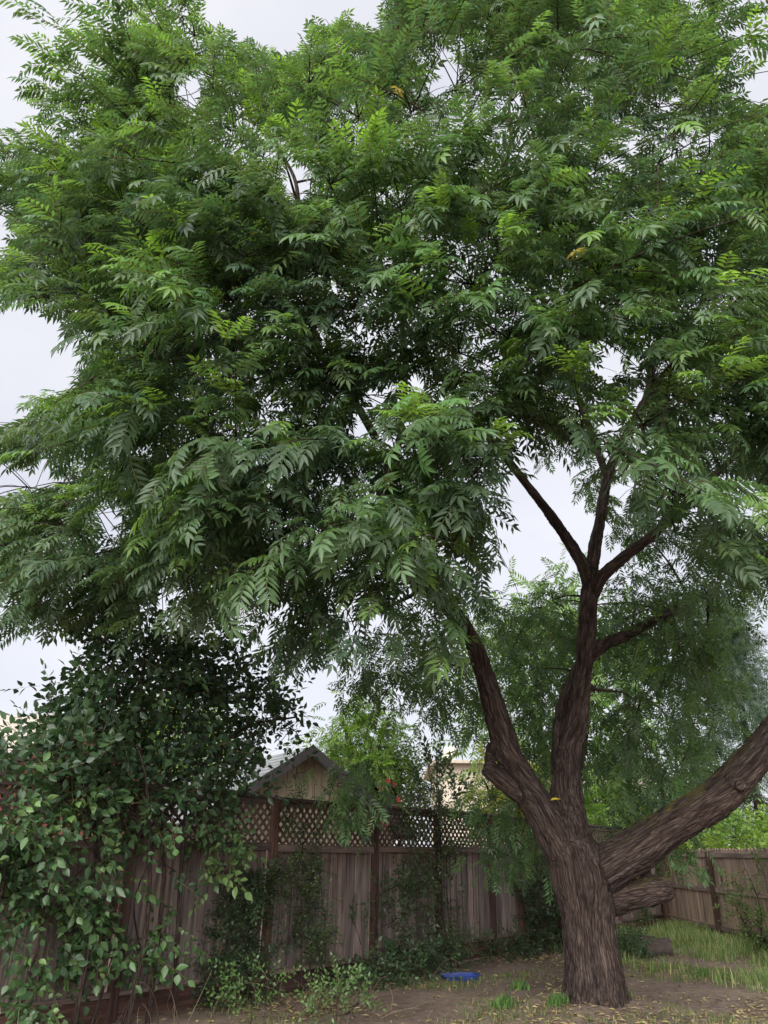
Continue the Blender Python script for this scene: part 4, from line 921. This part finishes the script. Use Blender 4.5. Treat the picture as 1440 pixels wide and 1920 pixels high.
# climbing roses on the picket fence
def rfence(px, py):
    d = ray(px, py); q = CAM + d * ((RX - .2) / d[0]); return q
tr_ = [rfence(x, y_) + rp_.normal(0, .1, 3) for x, y_ in [(1340 + 100 * a + rp_.normal(0, 8), 1620 + 190 * a * (1 - .0 * a) + rp_.normal(0, 10)) for a in rp_.random(24)]]
tr_ += [rfence(rp_.uniform(1400, 1470), rp_.uniform(1720, 1785)) for _ in range(22)] + [rfence(rp_.uniform(1375, 1440), rp_.uniform(1610, 1680)) for _ in range(10)]
tr_ = np.array([q for q in tr_ if q[2] > .05]); b0 = rfence(1425, 1780); b0[2] = 0
plant('rose_bush', 'light green rose canes scrambling over the picket fence', 'rose', [[b0, rfence(1390, 1720), rfence(1345, 1630)], [b0, rfence(1425, 1700), rfence(1390, 1610)], [b0, rfence(1460, 1700), rfence(1450, 1620)]], tr_, OVA_S, (.28, .42), [(.11, .19, .05), (.15, .24, .06), (.08, .14, .045)], rp_, per=2, spread=.1, srad=.014)
# bushes right of the trunk
for (x, y_, lab, n_, r_, cs) in ((1185, 1745, 'twiggy green bush beside the trunk in the grass', 80, (.45, .4, .5), [(.07, .12, .05), (.09, .15, .055)]), (1178, 1795, 'low bluish green clump beside the broken stump', 50, (.35, .3, .2), [(.05, .10, .05), (.07, .13, .055)])):
    b0 = atZ(x, y_, 0); b0[2] = G(b0[0], b0[1]) - .02
    plant('small_bush', lab, 'bush', [[b0, b0 + [0, 0, .3], b0 + [.05, 0, r_[2] * 1.6]], [b0 + [.1, 0, 0], b0 + [.12, 0, .3], b0 + [.2, 0, r_[2] * 1.4]]], blob_targets(b0 + [0, 0, r_[2] * 1.15], r_, n_, rp_, .2), OVA_S, (.18, .3), cs, rp_, group='small bushes right of the trunk', per=3, spread=.06, srad=.008)

# ------------------------------------------------------------------ grass, litter, small things
def fence_side(x, y): return (np.stack([x, y], -1) - F0) @ FN
def blades(n, rs, box, dens, hgt, cols, wd=.006):
    x = rs.uniform(box[0], box[1], n); y = rs.uniform(box[2], box[3], n); k = rs.random(n) < dens(x, y); x, y = x[k], y[k]; n = len(x); z = G(x, y)
    h = rs.uniform(*hgt, n) * (.55 + .45 * dens(x, y)); az = rs.uniform(0, 2 * math.pi, n); ln = rs.uniform(.2, .75, n); w_ = wd * rs.uniform(.7, 1.5, n)
    s = np.stack([-np.sin(az), np.cos(az), np.zeros(n)], 1) * w_[:, None]; d = np.stack([np.cos(az), np.sin(az), np.zeros(n)], 1); B = np.stack([x, y, z - .01], 1); up = np.array([0, 0, 1.0])
    m_ = B + up * (h * .6)[:, None] + d * (h * ln * .3)[:, None]; tp = B + up * (h * .95)[:, None] + d * (h * ln)[:, None]
    V = np.stack([B + s, B - s, m_ - s * .8, m_ + s * .8, tp], 1).reshape(-1, 3); o_ = np.arange(n)[:, None, None] * 5
    T = (np.array([[0, 1, 2], [0, 2, 3], [3, 2, 4]])[None] + o_).reshape(-1, 3); C = np.repeat(np.asarray(cols)[rs.integers(0, len(cols), n)] * rs.uniform(.7, 1.3, (n, 1)), 5, 0)
    return V, T, C
rg = np.random.default_rng(11)
nzv = lambda x, y, f, o: np.array([mnoise.noise(Vector((a * f + o, b * f, .3))) for a, b in zip(x, y)])
def d_grass(x, y):
    base = np.clip((x - 3.4) * .45 + (y - 14.5) * .22, 0, 1) * np.clip((7.35 - x) * 6, 0, 1); q = nzv(x, y, .9, 3)
    lg = np.hypot((x - 5.0) / 1.3, (y - 15.0) / 1.2); return np.clip(base * (.7 + q * 1.9), 0, 1) * (fence_side(x, y) > .25) * np.clip((lg - .45) * 3, 0, 1)
GC = [(.15, .25, .075), (.19, .30, .09), (.12, .20, .07), (.28, .33, .13), (.40, .36, .20)]
v, t, c = blades(75000, rg, (3.0, 7.4, 10, 21.5), d_grass, (.07, .36), GC, .005)
tag(link('grass', mesh_np('grass', v, t, M_GRASS, c)), 'long green grass growing along the picket fence', 'grass', kind='stuff')
def d_sparse(x, y):
    q = nzv(x, y, .8, 17) + .16 * (x > 3.2); return np.clip((q - .02) * 2.2, 0, .9) * (fence_side(x, y) > .1) * np.clip(((x - TX) ** 2 + (y - TY) ** 2 - .3) * 2, 0, 1)
v, t, c = blades(52000, rg, (-3.5, 7.3, 8.6, 18), d_sparse, (.03, .10), [(.12, .17, .055), (.17, .20, .08), (.10, .15, .05), (.27, .22, .11)], .005)
tag(link('short_grass', mesh_np('short_grass', v, t, M_GRASS, c)), 'sparse short grass scattered over the bare soil', 'grass', kind='stuff')
# fallen leaves
n = 38000; x = rg.uniform(-3.5, 7.3, n); y = rg.uniform(8.8, 19, n); q = nzv(x, y, .7, 40); k = (fence_side(x, y) > .05) & (rg.random(n) < np.clip(.35 + q * 1.3, .06, 1)); x, y = x[k], y[k]; n = len(x)
LT_ = []
for _ in range(5):
    v_, t_ = leaflet(np.zeros(3), np.array([1., 0, 0]), np.array([0, 0, 1.]), 1.0, .28, fold=rs0.uniform(-.2, .5)); LT_.append((np.array(v_), np.array(t_), np.zeros(len(v_), int)))
D = np.stack([np.cos(q_ := rg.uniform(0, 6.283, n)), np.sin(q_), rg.normal(0, .12, n)], 1)
lc = np.array([(.40, .32, .13), (.36, .28, .16), (.28, .20, .12), (.46, .39, .19), (.20, .14, .09), (.28, .27, .11)])[rg.integers(0, 6, n)]
v, t, c = scatter(LT_, np.stack([x, y, G(x, y) + .012], 1), frames(D, rg, .25), rg.uniform(.04, .115, n), lc, rg)
tag(link('leaf_litter', mesh_np('leaf_litter', v, t, M_LITTER, c)), 'yellow and tan fallen leaflets littering the soil', 'leaf litter', kind='stuff')
# grass tufts that stand alone
for (a, b, h_, lab) in ((945, 1893, .15, 'small bright grass tuft on bare soil left of the trunk'), (1318, 1828, .13, 'round dark green tuft on the bare patch before the long grass'), (975, 1855, .12, 'green tuft between the trunk and the hedge vine'), (1048, 1895, .14, 'leafy tuft growing against the foot of the trunk'), (1165, 1885, .14, 'pale tuft at the right foot of the trunk')):
    p = atZ(a, b, .03); g_ = empty('grass_tuft', (p[0], p[1], G(p[0], p[1])), lab, 'grass tuft', 'grass tufts on the bare soil')
    v, t, c = blades(260, rg, (p[0] - .14, p[0] + .14, p[1] - .14, p[1] + .14), lambda x, y: np.clip(1.2 - np.hypot(x - p[0], y - p[1]) * 7, 0, 1), (h_ * .6, h_ * 1.3), [(.10, .2, .05), (.13, .24, .06), (.08, .15, .045)], .006)
    tag(link('blades', mesh_np('blades', v, t, M_GRASS, c), g_), kind='stuff')

# broken stump logs
def log(name, label, a, b, r, cat):
    h = empty(name, (a[0], a[1], G(a[0], a[1])), label, cat); P = np.linspace(a, b, 9); n = 22; V = []
    ax = nrm(b - a); u = nrm(np.cross(ax, [0, 0, 1.])); w_ = np.cross(ax, u)
    for i, q in enumerate(P):
        for k in range(n):
            an = 2 * math.pi * k / n; rr = r * (1 + .16 * mnoise.noise(Vector((math.cos(an) * 2, math.sin(an) * 2, i * .15 + r * 30))) + .09 * math.sin(an * 7 + i * .2))
            V.append(q + (u * math.cos(an) + w_ * math.sin(an)) * rr + ax * .03 * mnoise.noise(Vector((an * 2, i * .7, r * 9))) * (i in (0, 8)))
    Fc = [(i * n + k, i * n + (k + 1) % n, (i + 1) * n + (k + 1) % n, (i + 1) * n + k) for i in range(8) for k in range(n)]
    link('bark', mesh('bark', V, Fc, M_STUMP, True), h)
    for e, i in ((0, 0), (1, 8)):
        cv = [V[i * n + k] for k in range(n)] + [P[i] + ax * (.01 if e else -.01)]; link('cut_face', mesh('cut_face', cv, [(k, (k + 1) % n, n) for k in range(n)], M_CUT), h)
p = atZ(1234, 1792, 0); log('log', 'short grey log lying in the dry grass near the picket fence', p + [-.24, .02, .1], p + [.24, -.02, .12], .15, 'log')
p = atZ(1204, 1778, 0); log('stump', 'low broken dark stump against the short log', p + [0, .25, -.05], p + [.02, .27, .2], .32, 'stump')
# flat pale plank by the fence corner
p = atZ(1226, 1743, 0); o = tag(link('plank', box_me('plank', .55, .12, .03, M_RAIL, bev=.004), mw=Matrix.Translation(Vector((p[0], p[1], .012))) @ Matrix.Rotation(.4, 4, 'Z')), 'pale loose plank lying in the grass at the fence corner', 'plank')
# blue plastic tray
p = atZ(862, 1838, 0); V = []
prof = [(.08, .0), (.22, .0), (.25, .06), (.28, .065), (.28, .055), (.24, .05), (.21, .012), (.0, .01)]
n = 28
for (r_, z_) in prof:
    for k in range(n):
        an = 2 * math.pi * k / n; sx = 1 / max(abs(math.cos(an)) ** 6 + abs(math.sin(an)) ** 6, 1e-6) ** (1 / 6); V.append((r_ * sx * math.cos(an), r_ * .6 * sx * math.sin(an), z_))
Fc = [(i * n + k, i * n + (k + 1) % n, (i + 1) * n + (k + 1) % n, (i + 1) * n + k) for i in range(len(prof) - 1) for k in range(n)] + [tuple(range(n - 1, -1, -1))]
tag(link('tray', mesh('tray', V, Fc, M_BLUE, False), mw=Matrix.Translation(Vector((p[0], p[1], G(p[0], p[1]) + .0))) @ Matrix.Rotation(.25, 4, 'Z')), 'blue plastic tray lying among weeds by the kick boards', 'tray')
# yellow leaf caught in the fork
v_, t_ = leaflet(np.zeros(3), np.array([1., 0, .2]), np.array([0, -.5, 1.]), .13, .06, hi=True); p = atY(1032, 1501, 9.72)
yl = mesh_np('fallen_leaf', np.array(v_), np.array(t_), M_LITTER, np.tile(np.array([[.55, .42, .03]]), (len(v_), 1)))
tag(link('fallen_leaf', yl, loc=p), 'single yellow leaf caught in the fork of the trunk', 'leaf')

# dry brush at the foot of the fence
def brush(name, label, px, py, n, rs, rad, hgt, cols):
    b0 = atZ(px, py, 0); h = empty(name, (b0[0], b0[1], G(b0[0], b0[1])), label, 'brush', 'dry brush along the fence'); V = []; T = []; C = []; o_ = 0
    for k in range(n):
        a = b0 + np.array([rs.normal(0, rad), rs.normal(0, rad * .5), 0]); a[2] = G(a[0], a[1]) - .02; e = a + np.array([rs.normal(0, .25), rs.normal(0, .15), rs.uniform(.05, hgt)]); m_ = (a + e) / 2 + rs.normal(0, .08, 3) + [0, 0, .1]
        ts = np.linspace(0, 1, 6)[:, None]; P_ = (1 - ts) ** 2 * a + 2 * ts * (1 - ts) * m_ + ts ** 2 * e
        v, t, b_ = tube(P_, np.linspace(.0045, .0015, 6), 3); V.append(v); T.append(t + o_); o_ += len(v); C.append(np.tile(np.array(cols[k % len(cols)]) * rs.uniform(.7, 1.3), (len(v), 1)))
    tag(link('dry_stalks', mesh_np('dry_stalks', np.concatenate(V), np.concatenate(T), M_TWIG, np.concatenate(C)), h), kind='stuff')
BRN = [(.16, .11, .08), (.22, .17, .12), (.11, .075, .06), (.19, .14, .10)]
brush('dry_brush', 'tangle of dry brown stalks below the leggy shrub', 640, 1895, 60, rg, .5, .38, BRN)
brush('dry_brush', 'dry stalks among weeds beside the blue tray', 800, 1835, 22, rg, .3, .25, BRN)
brush('dry_brush', 'thin dry twigs poking out under the climbing vine', 250, 1935, 18, rg, .45, .5, BRN)
